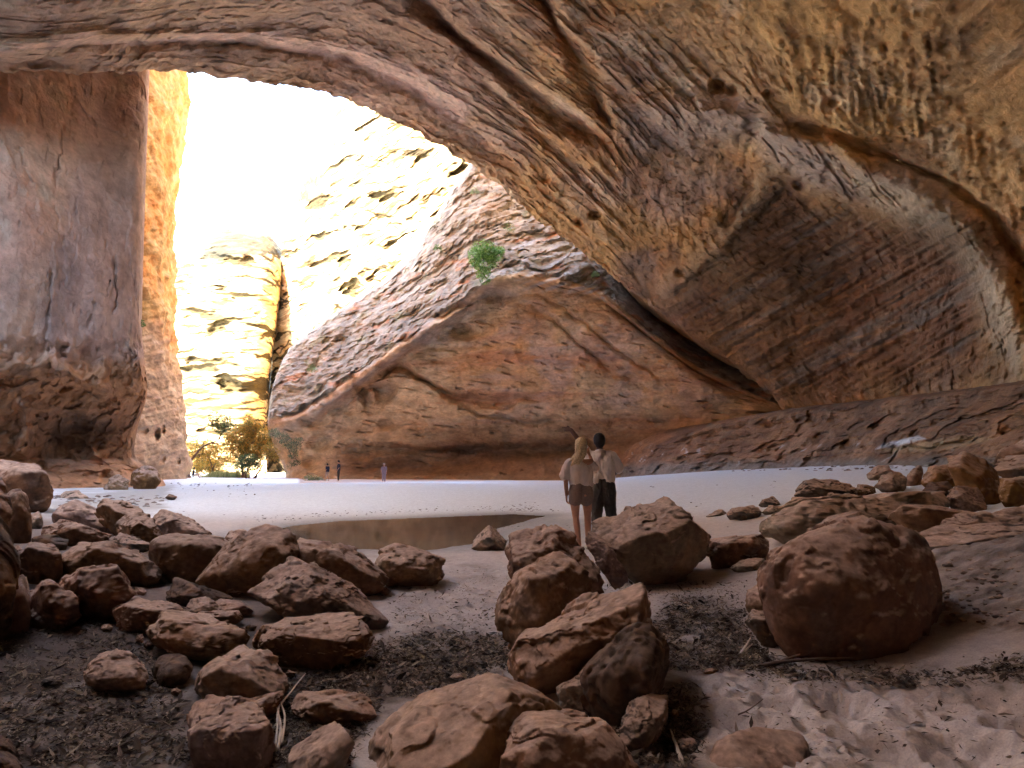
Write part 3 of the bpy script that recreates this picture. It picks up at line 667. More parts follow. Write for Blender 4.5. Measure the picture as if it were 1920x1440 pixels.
def gheight(x, y, detail=True):
    x = np.atleast_1d(np.asarray(x, float)); y = np.atleast_1d(np.asarray(y, float))
    z = rbf_eval(_gm, gkey(x, y))
    sh = [tuple(s) for s in shore]
    d, _ = seg_dist(x, y, sh, True)
    ins = inside(x, y, sh)
    sd = np.where(ins, d, -d) + 0.10 * perlin(np.stack([x * 1.3, y * 0.8, x * 0], 1)) * (np.abs(d) < 3)
    bank = POOL_Z + np.clip(-sd * 0.05, -0.5, 9)
    k = sstep(-2.2, 0.0, sd)
    z = mix(z, np.minimum(z, bank), k)
    z = np.where(sd < 0, np.maximum(z, POOL_Z + np.minimum(0.012 - sd * 0.03, 0.05)), np.minimum(z, POOL_Z - 0.01 - 0.05 * sd))
    if detail:
        p = np.stack([x, y, x * 0], 1)
        near = sstep(14, 8, np.hypot(x, y)) * (sd < 0)
        z = z + 0.05 * fbm(p * 0.25, 3, seed=60) * (sd < -2)
        z = z + near * (0.028 * fbm(p * 1.1, 3, seed=61) + 0.012 * fbm(p * 4.0, 3, seed=62))
        ppx, ppy = to_px(np.stack([x, y, z], 1))
        # trampled sand: overlapping footprints at the lower right, softer on the path
        fm = region(ppx, ppy, [(1330, 1250), (1600, 1240), (2100, 1240), (2100, 1600), (1250, 1600), (1260, 1330)], 40) + 0.45 * region(ppx, ppy, [(860, 1040), (960, 1060), (940, 1220), (740, 1200), (720, 1130)], 40)
        w1 = worley(np.stack([x * 3.4 + 0.4 * y, y * 2.4, x * 0 + 5], 1), 9)
        w2 = worley(np.stack([x * 6.5, y * 5.5, x * 0 + 2], 1), 11)
        z = z - fm * (0.085 * sstep(0.55, 0.15, w1) + 0.035 * fbm(p * 9.0, 3, seed=67) + 0.03 * sstep(0.5, 0.15, w2) - 0.018 * sstep(0.5, 0.7, w1) * sstep(0.9, 0.7, w1))
        bank_r = region(ppx, ppy, [(1700, 990), (1830, 960), (2100, 930), (2100, 1170), (1770, 1170), (1740, 1080)], 25)
        z = z + bank_r * (0.05 * px_noise(ppx, ppy, 90, 12, -18, 4, 44) + 0.06 * fbm(p * 2.5, 4, gain=.65, seed=68) + 0.02 * fbm(p * 12, 3, seed=69))
    return z
def ground_at(px, py, d0=1.5, d1=140):
    """walk along the line of sight until it meets the ground"""
    ds = np.exp(np.linspace(math.log(d0), math.log(d1), 500))
    r = ray(px, py)
    pts = CAMP + r[None] * (ds / r[1])[:, None]
    z = gheight(pts[:, 0], pts[:, 1], False)
    k = np.argmax(pts[:, 2] < z)
    return float(ds[k]) if pts[k, 2] < z[k] else 60.0

# polar sheet: fine near the camera, out to the end of the gorge
NA, NRr = 760, 900
ang = np.concatenate([np.linspace(-math.pi, -0.78, 40, endpoint=False), np.linspace(-0.78, 0.86, NA), np.linspace(0.86, math.pi, 40)[1:]])
rr = np.concatenate([np.exp(np.linspace(math.log(0.3), math.log(2.0), 30, endpoint=False)), np.exp(np.linspace(math.log(2.0), math.log(16), 560, endpoint=False)), np.exp(np.linspace(math.log(16), math.log(110), 200, endpoint=False)), np.exp(np.linspace(math.log(110), math.log(900), 30))])
A, RR = np.meshgrid(ang, rr)
x = (RR * np.sin(A)).ravel(); y = (RR * np.cos(A)).ravel()
z = np.concatenate([gheight(x[i:i + 200000], y[i:i + 200000]) for i in range(0, len(x), 200000)])
z = np.where(np.hypot(x, y) > 140, np.clip(z, -1, 3), z)
v = np.stack([x, y, z], 1)
px, py = to_px(v)
wrp = (30 * fbm(v * 0.8, 3, seed=3), 14 * fbm(v * 0.8, 3, seed=4))
SAND = np.array([0.53, 0.455, 0.435]); SANDP = np.array([0.57, 0.475, 0.44]); DIRT = np.array([0.12, 0.092, 0.08])
c = base_col(v, SAND, SANDP, 0.3, 7)
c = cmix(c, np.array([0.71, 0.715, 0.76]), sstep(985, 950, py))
c = cmix(c, np.array([0.40, 0.31, 0.27]), 0.8 * region(px, py, [(1740, 1010), (1850, 960), (2100, 930), (2100, 1190), (1775, 1180)], 20, wrp))                     # washed white sand of the bar
litter = np.zeros(len(v))
pile = region(px, py, [(-900, 960), (60, 960), (260, 1000), (420, 1010), (600, 1060), (700, 1110), (690, 1180), (560, 1240), (300, 1260), (-900, 1300)], 22, wrp)
c = cmix(c, np.array([0.17, 0.12, 0.10]), 0.8 * pile)
LIT = [([(-900, 1130), (250, 1130), (480, 1180), (700, 1260), (620, 1500), (500, 1700), (-900, 1700)], 1.0),
       ([(690, 1205), (800, 1175), (960, 1190), (990, 1225), (930, 1300), (700, 1360), (560, 1300)], 0.85),
       ([(1215, 1160), (1260, 1128), (1330, 1118), (1400, 1150), (1440, 1240), (1330, 1262), (1220, 1250)], 0.8),
       ([(1090, 1240), (1290, 1230), (1330, 1330), (1290, 1400), (1330, 1500), (1150, 1500), (1120, 1350)], 0.9),
       ([(1400, 1215), (1500, 1250), (1700, 1262), (1980, 1230), (1980, 1290), (1650, 1300), (1380, 1262)], 0.35),
       ([(1745, 1010), (1830, 990), (1990, 980), (1990, 1160), (1760, 1160)], 0.55)]
for pl, a_ in LIT:
    litter = np.maximum(litter, a_ * region(px, py, pl, 26, wrp))
bankm = region(px, py, [(1745, 1040), (1850, 1000), (2100, 970), (2100, 1190), (1775, 1180)], 20, wrp)
c = cmix(c, np.array([0.20, 0.15, 0.125]), 0.75 * bankm * sstep(-0.05, 0.2, px_noise(px, py, 60, 14, -16, 4, 45)))
brk = sstep(-0.45, 0.25, fbm(v * 5.0, 4, seed=64))
c = cmix(c, DIRT, np.clip(litter * mix(0.55, 1.0, brk), 0, 1))
c = cmix(c, np.array([0.30, 0.22, 0.18]), 0.4 * sstep(0.1, 0.5, fbm(v * 1.5, 3, seed=65)) * sstep(1240, 1100, py) * sstep(985, 1010, py))
# damp margin of the pool and rubble line
dd, _ = seg_dist(x, y, [tuple(s) for s in shore], True)
c = cmix(c, np.array([0.27, 0.25, 0.24]), 0.75 * np.exp(-(dd / 0.7) ** 2) * (y < 30))
wet = region(px, py, [(930, 992), (1020, 968), (1120, 975), (1140, 1000), (1060, 1025), (960, 1025), (905, 1010)], 10, wrp) 
c = cmix(c, np.array([0.33, 0.33, 0.34]), 0.6 * wet)
c = cmix(c, np.array([0.42, 0.24, 0.14]), 0.8 * region(px, py, [(560, 908), (1180, 895), (1180, 870), (560, 880)], 4) * (np.hypot(x, y) > 50))
c = cmix(c, np.array([0.34, 0.30, 0.27]), 0.7 * region(px, py, [(80, 935), (200, 920), (330, 900), (300, 960), (100, 990)], 12, wrp))
c *= (1 + 0.13 * fbm(v * 8.0, 3, seed=66))[:, None]
m, nt, b = new_mat("sand", 0.97, 0.1)
tc = nt.nodes.new("ShaderNodeTexCoord")
at = nt.nodes.new("ShaderNodeAttribute"); at.attribute_name = "rock_colour"
n1 = nnode(nt, "ShaderNodeTexNoise", Scale=14.0, Detail=6.0, Roughness=0.7); n2 = nnode(nt, "ShaderNodeTexNoise", Scale=90.0, Detail=3.0)
for n in (n1, n2): nt.links.new(tc.outputs["Object"], n.inputs["Vector"])
r1 = ramp(nt, n1.outputs["Fac"], [(0.3, 0.82), (0.7, 1.12)]); r2 = ramp(nt, n2.outputs["Fac"], [(0.3, 0.85), (0.7, 1.1)])
cc = mulcol(nt, at.outputs["Color"], r1.outputs[0]); cc = mulcol(nt, cc, r2.outputs[0])
nt.links.new(cc, b.inputs["Base Color"])
bm = nt.nodes.new("ShaderNodeBump"); bm.inputs["Strength"].default_value = 0.5; bm.inputs["Distance"].default_value = 0.03
nt.links.new(n1.outputs["Fac"], bm.inputs["Height"]); nt.links.new(bm.outputs[0], b.inputs["Normal"])
M_SAND = m
f = grid_faces(len(rr), len(ang))
# close the little hole under the camera
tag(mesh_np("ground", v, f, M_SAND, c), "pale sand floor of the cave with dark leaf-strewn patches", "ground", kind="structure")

# pool
m, nt, b = new_mat("pool_water", 0.045, 0.16)
b.inputs["Base Color"].default_value = (0.05, 0.052, 0.042, 1); b.inputs["IOR"].default_value = 1.33
tc = nt.nodes.new("ShaderNodeTexCoord")
n1 = nnode(nt, "ShaderNodeTexNoise", Scale=1.5, Detail=3.0); nt.links.new(tc.outputs["Object"], n1.inputs["Vector"])
bm = nt.nodes.new("ShaderNodeBump"); bm.inputs["Strength"].default_value = 0.06; bm.inputs["Distance"].default_value = 0.02
nt.links.new(n1.outputs["Fac"], bm.inputs["Height"]); nt.links.new(bm.outputs[0], b.inputs["Normal"])
xs = np.linspace(shore[:, 0].min() - 1.0, shore[:, 0].max() + 1.0, 60); ys = np.linspace(shore[:, 1].min() - 1, shore[:, 1].max() + 1, 60)
X, Y = np.meshgrid(xs, ys)
pv = np.stack([X.ravel(), Y.ravel(), np.full(X.size, POOL_Z)], 1)
ff = grid_faces(60, 60)
ctr = pv[ff].mean(1); sh = [tuple(s) for s in shore]
dctr, _ = seg_dist(ctr[:, 0], ctr[:, 1], sh, True)
keep = inside(ctr[:, 0], ctr[:, 1], sh) | (dctr < 0.8)
ff = ff[keep]; used, inv = np.unique(ff, return_inverse=True)
tag(mesh_np("pool_water", pv[used], inv.reshape(ff.shape), m), "shallow still olive-brown pool in front of the white sand bar", "water", kind="structure")

# ---- rock shelf at the foot of the right-hand wall
S_ = [
 [(1130,820,92),(1230,800,72),(1340,790,66),(1480,766,60),(1600,752,53),(1700,742,47),(1800,730,41),(1920,716,35),(2100,700,30),(2400,690,25),(W,34,4,3)],
 [(1130,850,84),(1230,830,66),(1340,795,58),(1480,770,53),(1600,757,47),(1700,745,42),(1800,733,37),(1920,716,32),(2100,695,27),(2400,680,22),(W,30,4,3)],
 [(1130,862,80),(1230,845,62),(1340,812,55),(1480,795,50),(1600,785,44),(1700,772,39),(1800,760,34),(1920,748,29),(2100,735,24),(2400,730,19),(W,27,4,2.6)],
 [(1130,872,76),(1230,862,58),(1340,840,52),(1480,830,46),(1600,815,39),(1700,800,34),(1800,790,29),(1920,785,24),(2100,780,19.5),(2400,790,15),(W,22,4,2.2)],
 [(1130,885,72),(1230,876,56),(1340,862,49),(1480,856,42),(1600,842,35),(1700,828,30),(1800,825,25.5),(1920,830,20),(2100,840,16),(2400,860,12),(W,18,4,1.6)],
 [(1130,900,70),(1230,892,53),(1340,880,47),(1480,872,40),(1600,866,33),(1700,858,27.5),(1800,862,22),(1920,880,17),(2100,900,13),(2400,940,10),(W,15,4,.6)],
 [(1130,930,66),(1230,930,48),(1340,920,43),(1480,910,36),(1600,905,29),(1700,905,24),(1800,915,19),(1920,940,14.5),(2100,970,11),(2400,1010,9),(W,13,4,0)],
]
for i_ in range(1, 5):
    S_[i_] = [(a[0], a[1], 0.45 * a[2] + 0.55 * b[2]) if a[0] != 'w' else a for a, b in zip(S_[i_], S_[5])]
g = sheet_grid(S_, [6, 30, 50, 50, 50, 20], [40, 50, 80, 80, 70, 70, 80, 40, 12, 6])
nr, nc = g.shape[:2]; v = g.reshape(-1, 3); px, py = to_px(v)
wrp = (20 * fbm(v * 0.3, 3, seed=3), 8 * fbm(v * 0.3, 3, seed=4))
wob = (wrp[0] * 0, wrp[0] * 0)
led = px_noise(px, py, 170, 12, -10, 4, 30); led2 = px_noise(px, py, 24, 9, -9, 3, 31)
D = 0.6 * led * sstep(-.2, .2, fbm(v * .2, 2, seed=85)) + 0.4 * led2 + 0.35 * sstep(0.0, 0.06, fbm(v * np.array([.3, .3, 1.0]), 4, seed=86)) + 0.6 * fbm(v * 0.5, 3, seed=80) + 0.08 * fbm(v * 2, 3, seed=81)
for hx, hy, hr, ha in [(1540, 820, 9, 0.9), (1590, 833, 8, 0.8), (1640, 800, 8, 0.8), (1720, 812, 9, 0.8), (1500, 790, 5, 0.4), (1450, 842, 8, 0.6), (1760, 790, 8, 0.6)]:
    D += ha * np.exp(-(np.hypot((px - hx) / 1.6, py - hy + (px - hx) * 0.3) / hr) ** 4)
D += groove([(1700, 860), (1760, 835), (1850, 822), (1920, 800)], 5, 0.6, px, py) + groove([(1650, 838), (1740, 842), (1800, 830), (1860, 812)], 4, 0.5, px, py)
v = push(v, D)
v[:, 2] += 0.12 * fbm(v * 0.8, 3, seed=82)
c = base_col(v, np.array([0.33, 0.18, 0.105]), np.array([0.18, 0.10, 0.062]), 0.25, 8)
c = cmix(c, OR * 0.8, 0.6 * sstep(0.05, 0.35, fbm(v * 0.35, 3, seed=83)))
c = cmix(c, DRK, 0.5 * sstep(0.15, 0.45, led))
c = cmix(c, np.array([0.5, 0.47, 0.46]), 0.8 * sstep(0.30, 0.42, fbm(v * 0.9, 4, seed=84)) * sstep(820, 850, py))
c = cmix(c, np.array([0.24, 0.215, 0.19]), 0.7 * sstep(855, 872, py + 0.02 * (px - 1500)))
c = cmix(c, np.array([0.62, 0.60, 0.62]), 0.95 * region(px, py, [(1640, 842), (1655, 832), (1720, 818), (1735, 822), (1690, 836)], 3, (wrp[0] * 0.2, wrp[1] * 0.2)))
c = cmix(c, np.array([0.46, 0.31, 0.17]), 0.7 * region(px, py, [(1650, 845), (1740, 828), (1830, 815), (1860, 822), (1780, 842), (1680, 850)], 6, (wrp[0] * 0.3, wrp[1] * 0.5)))
c *= (1 + 0.3 * fbm(v * 2.0, 4, seed=12))[:, None]
M_SHELF = rock_mat("shelf_rock", 1.0, 0.9, rough=0.95, cracks=0.6, pits=0.6, var=0.35, dist=0.15)
tag(mesh_np("rock_shelf", v, grid_faces(nr, nc), M_SHELF, c), "gently climbing ledge of grey-brown rock along the foot of the dark right-hand wall", "rock shelf", kind="structure")
TONE = (1.08, 1.03, 0.94)
# ------------------------------------------------------------------ boulders
M_ROCK = rock_mat("boulder_rock", 5.0, 0.5, rough=0.88, cracks=0.35, pits=0.7, var=0.28, dist=0.025, spec=0.2)
M_ROCKF = rock_mat("boulder_rock_coarse", 2.5, 0.55, rough=0.9, cracks=0.4, pits=0.6, var=0.3, dist=0.05, spec=0.15)
_ico = {}
def ico(n):
    if n not in _ico:
        bm = bmesh.new(); bmesh.ops.create_icosphere(bm, subdivisions=n, radius=1.0)
        v = np.array([q.co[:] for q in bm.verts]); f = np.array([[w.index for w in q.verts] for q in bm.faces]); bm.free()
        _ico[n] = (v, f)
    return _ico[n]
def hull_planes(pts):
    bm = bmesh.new()
    for q in pts: bm.verts.new(q)
    r = bmesh.ops.convex_hull(bm, input=bm.verts)
    c = pts.mean(0)
    pl = []
    for f_ in bm.faces:
        a_ = f_.calc_area()
        if a_ < 1e-8: continue
        f_.normal_update(); n = np.array(f_.normal[:])
        if np.dot(np.array(f_.calc_center_median()[:]) - c, n) < 0: n = -n
        pl.append((a_, n))
    bm.free()
    pl.sort(key=lambda q: -q[0])
    out = []
    for a_, n in pl:
        for k in out:
            if np.dot(k[1] / np.linalg.norm(k[1]), n) > math.cos(R(22)):
                k[1] = k[1] + n * a_; break
        else: out.append([a_, n * a_])
    N = np.array([k[1] / np.linalg.norm(k[1]) for k in out])
    H = (pts[None] @ N.T[None])[0].max(0)
    return N, H
BCOL = {'brown': ((0.33, 0.185, 0.125), (0.25, 0.135, 0.09)), 'tan': ((0.43, 0.27, 0.18), (0.36, 0.21, 0.135)), 'ochre': ((0.46, 0.25, 0.11), (0.38, 0.20, 0.09)),
        'grey': ((0.25, 0.22, 0.20), (0.17, 0.145, 0.13)), 'pale': ((0.45, 0.34, 0.28), (0.34, 0.25, 0.20)), 'dark': ((0.16, 0.10, 0.075), (0.11, 0.07, 0.055))}
_bs = [0]
def boulder(label, sil, edge=(), col='brown', d=None, t=None, p=70, facets=16, rough=1.0, n=None, name="boulder", cat="boulder", group="boulders strewn over the cave floor", strat=0.0, tilt=0.15, dy=0):
    _bs[0] += 1; seed = _bs[0]
    rs = np.random.RandomState(seed)
    sil = [(a, b + dy) for a, b in sil]; edge = [(e[0], e[1] + dy) + tuple(e[2:]) for e in edge]
    s = np.array(sil, float); x0, x1, y0, y1 = s[:, 0].min(), s[:, 0].max(), s[:, 1].min(), s[:, 1].max()
    kb = np.argmax(s[:, 1]);
    if d is None: d = ground_at(s[kb, 0], s[kb, 1])
    m = d / FPX
    w_, h_ = (x1 - x0) * m, (y1 - y0) * m
    if t is None: t = 0.78 * math.sqrt(w_ * h_)
    cx, cy = (x0 + x1) / 2, (y0 + y1) / 2
    d = d + 0.30 * t                                   # the foot of the front face is at the contact point
    pts = []
    for a, b in sil:
        up = (cy - b) / (y1 - y0) * 2                  # 1 top, -1 bottom
        dz = tilt * 2 * up * t
        pts.append(P(a, b, d + dz))
        # back side, drawn in towards the middle so that the outline holds
        pts.append(P(cx + (a - cx) * 0.78, cy + (b - cy) * (0.78 if b < cy else 0.6), d + 0.62 * t + 0.1 * up * t))
        if b > cy + 0.25 * (y1 - y0):                  # buried foot
            pts.append(P(cx + (a - cx) * 0.9, b + 0.10 * (y1 - y0), d - 0.22 * t))
    for e in edge:
        pts.append(P(e[0], e[1], d - (e[2] if len(e) > 2 else 0.50) * t))
    if not edge:
        pts.append(P(cx + rs.uniform(-.2, .2) * (x1 - x0), cy - 0.05 * (y1 - y0), d - 0.45 * t))
        pts.append(P(cx + rs.uniform(-.3, .3) * (x1 - x0), cy + 0.15 * (y1 - y0), d - 0.48 * t))
    pts = np.array(pts); c0 = pts.mean(0); pts = pts - c0
    N, H = hull_planes(pts)
    if n is None:
        wpx = (x1 - x0)
        n = 6 if wpx > 75 else (5 if wpx > 32 else 4)
    iv, f = ico(n)
    ext = np.abs(pts).max(0)
    dirs = iv * ext; dirs = dirs / np.linalg.norm(dirs, axis=1)[:, None]
    H = np.maximum(H, 0.02 * ext.max())
    if facets:                                         # fresh breaks: extra planes that shave the corners
        En = rs.normal(size=(facets, 3)); En[:, 1] = -np.abs(En[:, 1]); En /= np.linalg.norm(En, axis=1)[:, None]
        Eh = (pts @ En.T).max(0) * rs.uniform(0.80, 0.96, facets)
        N = np.concatenate([N, En]); H = np.concatenate([H, Eh])
    q = np.maximum(dirs @ N.T, 0) / H[None]
    r = (q ** p).sum(1) ** (-1.0 / p)
    v = dirs * r[:, None]
    lo, hi = pts.min(0), pts.max(0); vl, vh = v.min(0), v.max(0)
    v = (v - vl) / (vh - vl) * (hi - lo) + lo
    S = (ext[0] * ext[1] * ext[2]) ** (1 / 3.0)
    u = v / S
    o = seed * 3.17
    # chipped plates, rounded hollows, fine roughness
    f1 = fbm(u * 1.3, 3, seed=o); f2 = fbm(u * 2.6, 4, seed=o + 1); f3 = fbm(u * 7.0, 4, seed=o + 2)
    plates = sstep(0.0, 0.04, f1) + 0.5 * sstep(0.12, 0.15, f1 + 0.3 * f2) + 0.3 * sstep(0.05, 0.08, f2)
    disp = S * rough * (0.035 * f1 + 0.06 * (plates - 1.0) + 0.026 * f2 + 0.018 * f3 + 0.022 * np.minimum(0, 0.35 - ridged(u * 1.9, 3, seed=o + 3)) + 0.008 * fbm(u * 22, 2, seed=o + 4))
    if strat:
        ax = rs.normal(size=3) * 0.25 + np.array([0.15, 0.1, 1]); ax /= np.linalg.norm(ax)
        sv = (u @ ax) * 7 + f2 * 2
        disp += S * strat * 0.035 * perlin(np.stack([sv, f1 * 3, f1 * 0 + o], 1))
    pit = sstep(0.14, 0.03, worley(u * 5.5, seed)) * (f1 > -0.1)
    disp -= S * 0.014 * pit * rough
    v = v * (1 + disp / (np.linalg.norm(v, axis=1) + 1e-6))[:, None]
    ca, cb = np.array(BCOL[col]) * 0.66 * rs.uniform(.78, 1.2) * np.array([1, rs.uniform(.95, 1.12), rs.uniform(.9, 1.15)])
    c = cmix(np.repeat(np.array(ca)[None], len(v), 0), np.array(cb), sstep(-0.25, 0.3, f2))
    c = cmix(c, np.array([0.42, 0.22, 0.11]), 0.35 * sstep(0.12, 0.4, fbm(u * 1.0, 3, seed=o + 6)))
    c = cmix(c, np.array([0.17, 0.12, 0.10]), 0.65 * sstep(0.12, 0.4, fbm(u * 1.6, 4, seed=o + 7)))
    # skylight on the upper faces, painted into the colour as a paler tint
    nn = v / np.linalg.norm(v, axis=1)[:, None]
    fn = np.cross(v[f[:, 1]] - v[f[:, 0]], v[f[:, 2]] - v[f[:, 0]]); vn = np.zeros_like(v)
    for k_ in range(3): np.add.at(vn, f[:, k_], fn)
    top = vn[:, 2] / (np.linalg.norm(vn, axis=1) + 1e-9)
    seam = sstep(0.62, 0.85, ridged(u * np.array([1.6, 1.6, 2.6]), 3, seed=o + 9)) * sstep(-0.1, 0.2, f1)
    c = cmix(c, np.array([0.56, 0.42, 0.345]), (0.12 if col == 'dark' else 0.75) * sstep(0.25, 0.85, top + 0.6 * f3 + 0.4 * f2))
    c = cmix(c, np.array([0.13, 0.085, 0.065]), 0.55 * seam)
    c *= (1 - 0.3 * pit)[:, None]
    c *= (1 + 0.42 * f3)[:, None]
    ob = mesh_np(name, v, f, M_ROCK if d < 9 else M_ROCKF, c)
    ob.location = c0
    return tag(ob, label, cat, group)
B = boulder
# --- centre and right
B("broad tan boulder with a long sunward slope, cut by the bottom edge of the photo", [(650, 1480), (690, 1385), (750, 1330), (790, 1290), (850, 1265), (915, 1252), (960, 1262), (1000, 1290), (1062, 1325), (1050, 1380), (1000, 1460), (960, 1560), (700, 1580)], [(985, 1310, .2), (955, 1352, .35), (880, 1405, .5), (790, 1440, .6), (730, 1470, .6), (900, 1290, .1)], 'tan', d=3.0, t=0.75, n=7, strat=.3, rough=.6, name="boulder")
B("dark brown boulder with a splintered top, against the right side of the broad tan one", [(925, 1560), (935, 1420), (960, 1352), (1050, 1331), (1130, 1346), (1155, 1365), (1170, 1405), (1205, 1460), (1210, 1580)], [(945, 1385), (1010, 1392), (1085, 1405), (1145, 1385), (1100, 1450)], 'brown', d=2.85, t=0.5, n=7, strat=.8, rough=.75)
B("long slab boulder tilted up to the right with a pale hollow in its face", [(958, 1250), (975, 1215), (1020, 1160), (1080, 1120), (1150, 1093), (1212, 1087), (1228, 1112), (1224, 1165), (1190, 1212), (1130, 1262), (1060, 1308), (1035, 1308), (985, 1282)], [(968, 1258), (1012, 1222), (1070, 1213), (1120, 1200), (1150, 1162), (1215, 1118)], 'tan', t=0.75, n=7, strat=.4)
B("dark shadowed boulder underneath the tilted slab boulder", [(1095, 1300), (1130, 1240), (1200, 1180), (1235, 1165), (1275, 1192), (1262, 1250), (1228, 1310), (1205, 1370), (1150, 1370), (1105, 1340)], [(1190, 1250), (1150, 1300), (1240, 1230)], 'dark', t=0.6, p=12)
B("small wedge of rock with a pale left face, below the tilted slab boulder", [(1045, 1305), (1090, 1262), (1135, 1238), (1125, 1290), (1100, 1332), (1060, 1325)], [(1100, 1275)], 'pale', d=3.75, t=0.2, name="rock", cat="rock")
B("fist-sized ochre stone perched in the dark gap under the tilted slab", [(1118, 1250), (1124, 1240), (1135, 1240), (1141, 1252), (1130, 1259)], (), 'ochre', d=3.7, name="stone", cat="stone", n=5)
B("flat grey slab leaning in the shade under the dark boulder near the bottom", [(1160, 1402), (1178, 1320), (1212, 1293), (1252, 1308), (1247, 1352), (1212, 1396), (1185, 1412)], [(1200, 1385), (1240, 1345)], 'grey', t=0.2, tilt=.3)
B("upright fluted boulder with dark hollows, left of the tilted slab", [(930, 1150), (940, 1098), (980, 1078), (1012, 1046), (1050, 1042), (1090, 1075), (1112, 1120), (1092, 1152), (1030, 1185), (985, 1222), (968, 1226), (944, 1200)], [(985, 1085), (1050, 1070, .35), (960, 1170), (1020, 1150, .6)], 'tan', t=0.6, strat=.9, n=6)
B("dark domed boulder at the woman's feet, behind the fluted one", [(947, 1030), (960, 1000), (1000, 988), (1050, 985), (1078, 1002), (1110, 1050), (1142, 1095), (1112, 1112), (1040, 1125), (985, 1105), (965, 1078)], [(1040, 1000, .3), (1035, 1040), (975, 1050), (1090, 1090)], 'brown', t=0.7)
B("thin pale sliver of rock wedged against the big flat-topped boulder", [(1098, 1022), (1104, 998), (1130, 1012), (1160, 1055), (1182, 1092), (1152, 1097), (1122, 1062)], (), 'pale', d=7.0, t=0.25, strat=1.2, name="rock", cat="rock")
B("big flat-topped boulder in front of the person in the pale shirt", [(1105, 1008), (1115, 994), (1160, 980), (1200, 950), (1240, 934), (1292, 955), (1330, 985), (1341, 1025), (1330, 1062), (1290, 1087), (1230, 1097), (1190, 1082), (1165, 1055), (1130, 1015)], [(1168, 1046), (1205, 1014), (1262, 993), (1302, 963, .3), (1240, 1060)], 'pale', t=1.0, n=7, rough=.8)
B("low dark slab propped off the sand right of the flat-topped boulder", [(1322, 1012), (1370, 1000), (1430, 999), (1446, 1015), (1442, 1040), (1390, 1058), (1335, 1070)], [(1340, 1016), (1430, 1008)], 'brown', t=0.6)
B("thin flat stone lying on the sand under the propped slab", [(1370, 1066), (1400, 1046), (1436, 1048), (1430, 1068), (1396, 1074)], (), 'pale', t=.3, name="stone", cat="stone")
B("huge round boulder, the roundest and largest on the right", [(1425, 1092), (1440, 1060), (1500, 1020), (1570, 980), (1640, 966), (1700, 985), (1742, 1030), (1762, 1090), (1764, 1150), (1745, 1200), (1680, 1228), (1590, 1237), (1500, 1232), (1465, 1200), (1440, 1150)], [(1560, 1000, .25), (1470, 1050, .25), (1545, 1100, .48), (1650, 1090, .5), (1520, 1180, .42), (1680, 1180, .42)], 'brown', t=1.0, p=9, n=7, rough=.75, tilt=.03, facets=0, strat=.3)
B("lumpy tan rock tucked behind the left side of the huge round boulder", [(1396, 1130), (1405, 1098), (1440, 1078), (1470, 1090), (1465, 1140), (1420, 1156)], (), 'tan', t=.35, dy=4)
B("grey stone at the lower left foot of the huge round boulder", [(1396, 1165), (1410, 1142), (1450, 1142), (1475, 1180), (1468, 1214), (1425, 1202)], [(1420, 1160)], 'grey', t=.25)
B("long pinkish slab with a stepped edge behind the huge round boulder", [(1444, 1002), (1465, 962), (1490, 946), (1600, 936), (1720, 921), (1782, 935), (1775, 962), (1640, 978), (1560, 992), (1520, 1016), (1490, 1023), (1460, 1012)], [(1452, 1000), (1500, 968, .6), (1600, 950, .5), (1740, 938, .4), (1620, 966, .6)], 'pale', t=1.4, n=7, strat=1.2)
B("grey knobbly rock with a hole on top of the far end of the pinkish slab", [(1487, 930), (1500, 908), (1530, 897), (1565, 902), (1600, 915), (1610, 932), (1560, 940), (1500, 942)], [(1510, 920), (1570, 918)], 'grey', d=10.3, t=.6, strat=.5)
B("small splintered rock just right of the knobbly one", [(1596, 925), (1610, 908), (1640, 910), (1645, 925), (1615, 930)], (), 'brown', d=10.6, t=.3, strat=1, name="rock", cat="rock")
B("dark rounded boulder between the pinkish slab and the right bank", [(1672, 962), (1700, 943), (1750, 942), (1800, 954), (1848, 962), (1800, 992), (1745, 1010), (1700, 992)], [(1700, 960, .5), (1760, 965, .5)], 'brown', t=.9)
B("layered curled rock above the dark rounded boulder", [(1773, 935), (1790, 915), (1815, 922), (1835, 912), (1850, 940), (1845, 962), (1805, 965), (1780, 955)], (), 'pale', d=9.6, t=.5, strat=1.3)
B("tall ochre wedge-shaped boulder, biggest of the far right group", [(1782, 858), (1810, 849), (1852, 865), (1882, 902), (1884, 932), (1852, 947), (1812, 942), (1796, 900)], [(1800, 880), (1835, 900), (1860, 930)], 'ochre', t=1.1, rough=.8)
B("ochre block with a grey top at the right edge of the photo", [(1872, 922), (1876, 898), (1920, 892), (1960, 898), (1960, 940), (1920, 950), (1885, 945)], [(1895, 908), (1890, 935)], 'ochre', t=.8, rough=.8)
B("orange block with a dark flat side left of the tall ochre wedge", [(1725, 905), (1735, 878), (1780, 870), (1798, 885), (1795, 912), (1760, 916), (1732, 914)], [(1755, 885)], 'ochre', t=.8)
B("thin pointed rock standing upright between pale and orange blocks", [(1698, 905), (1705, 885), (1722, 872), (1729, 880), (1726, 908), (1708, 912)], (), 'tan', t=.5, name="rock", cat="rock")
B("pale cubic rock, furthest of the row on the right sand", [(1623, 890), (1640, 874), (1668, 873), (1672, 888), (1660, 900), (1630, 902)], [(1665, 880)], 'pale', t=.7, name="rock", cat="rock")
B("pale rounded rock in front of the cubic one", [(1640, 912), (1650, 893), (1680, 884), (1697, 898), (1692, 918), (1660, 925)], (), 'pale', t=.7, name="rock", cat="rock")
B("dark brown rock at the foot of the orange block", [(1727, 925), (1740, 905), (1770, 902), (1790, 920), (1770, 934), (1740, 934)], (), 'dark', t=.6, name="rock", cat="rock")
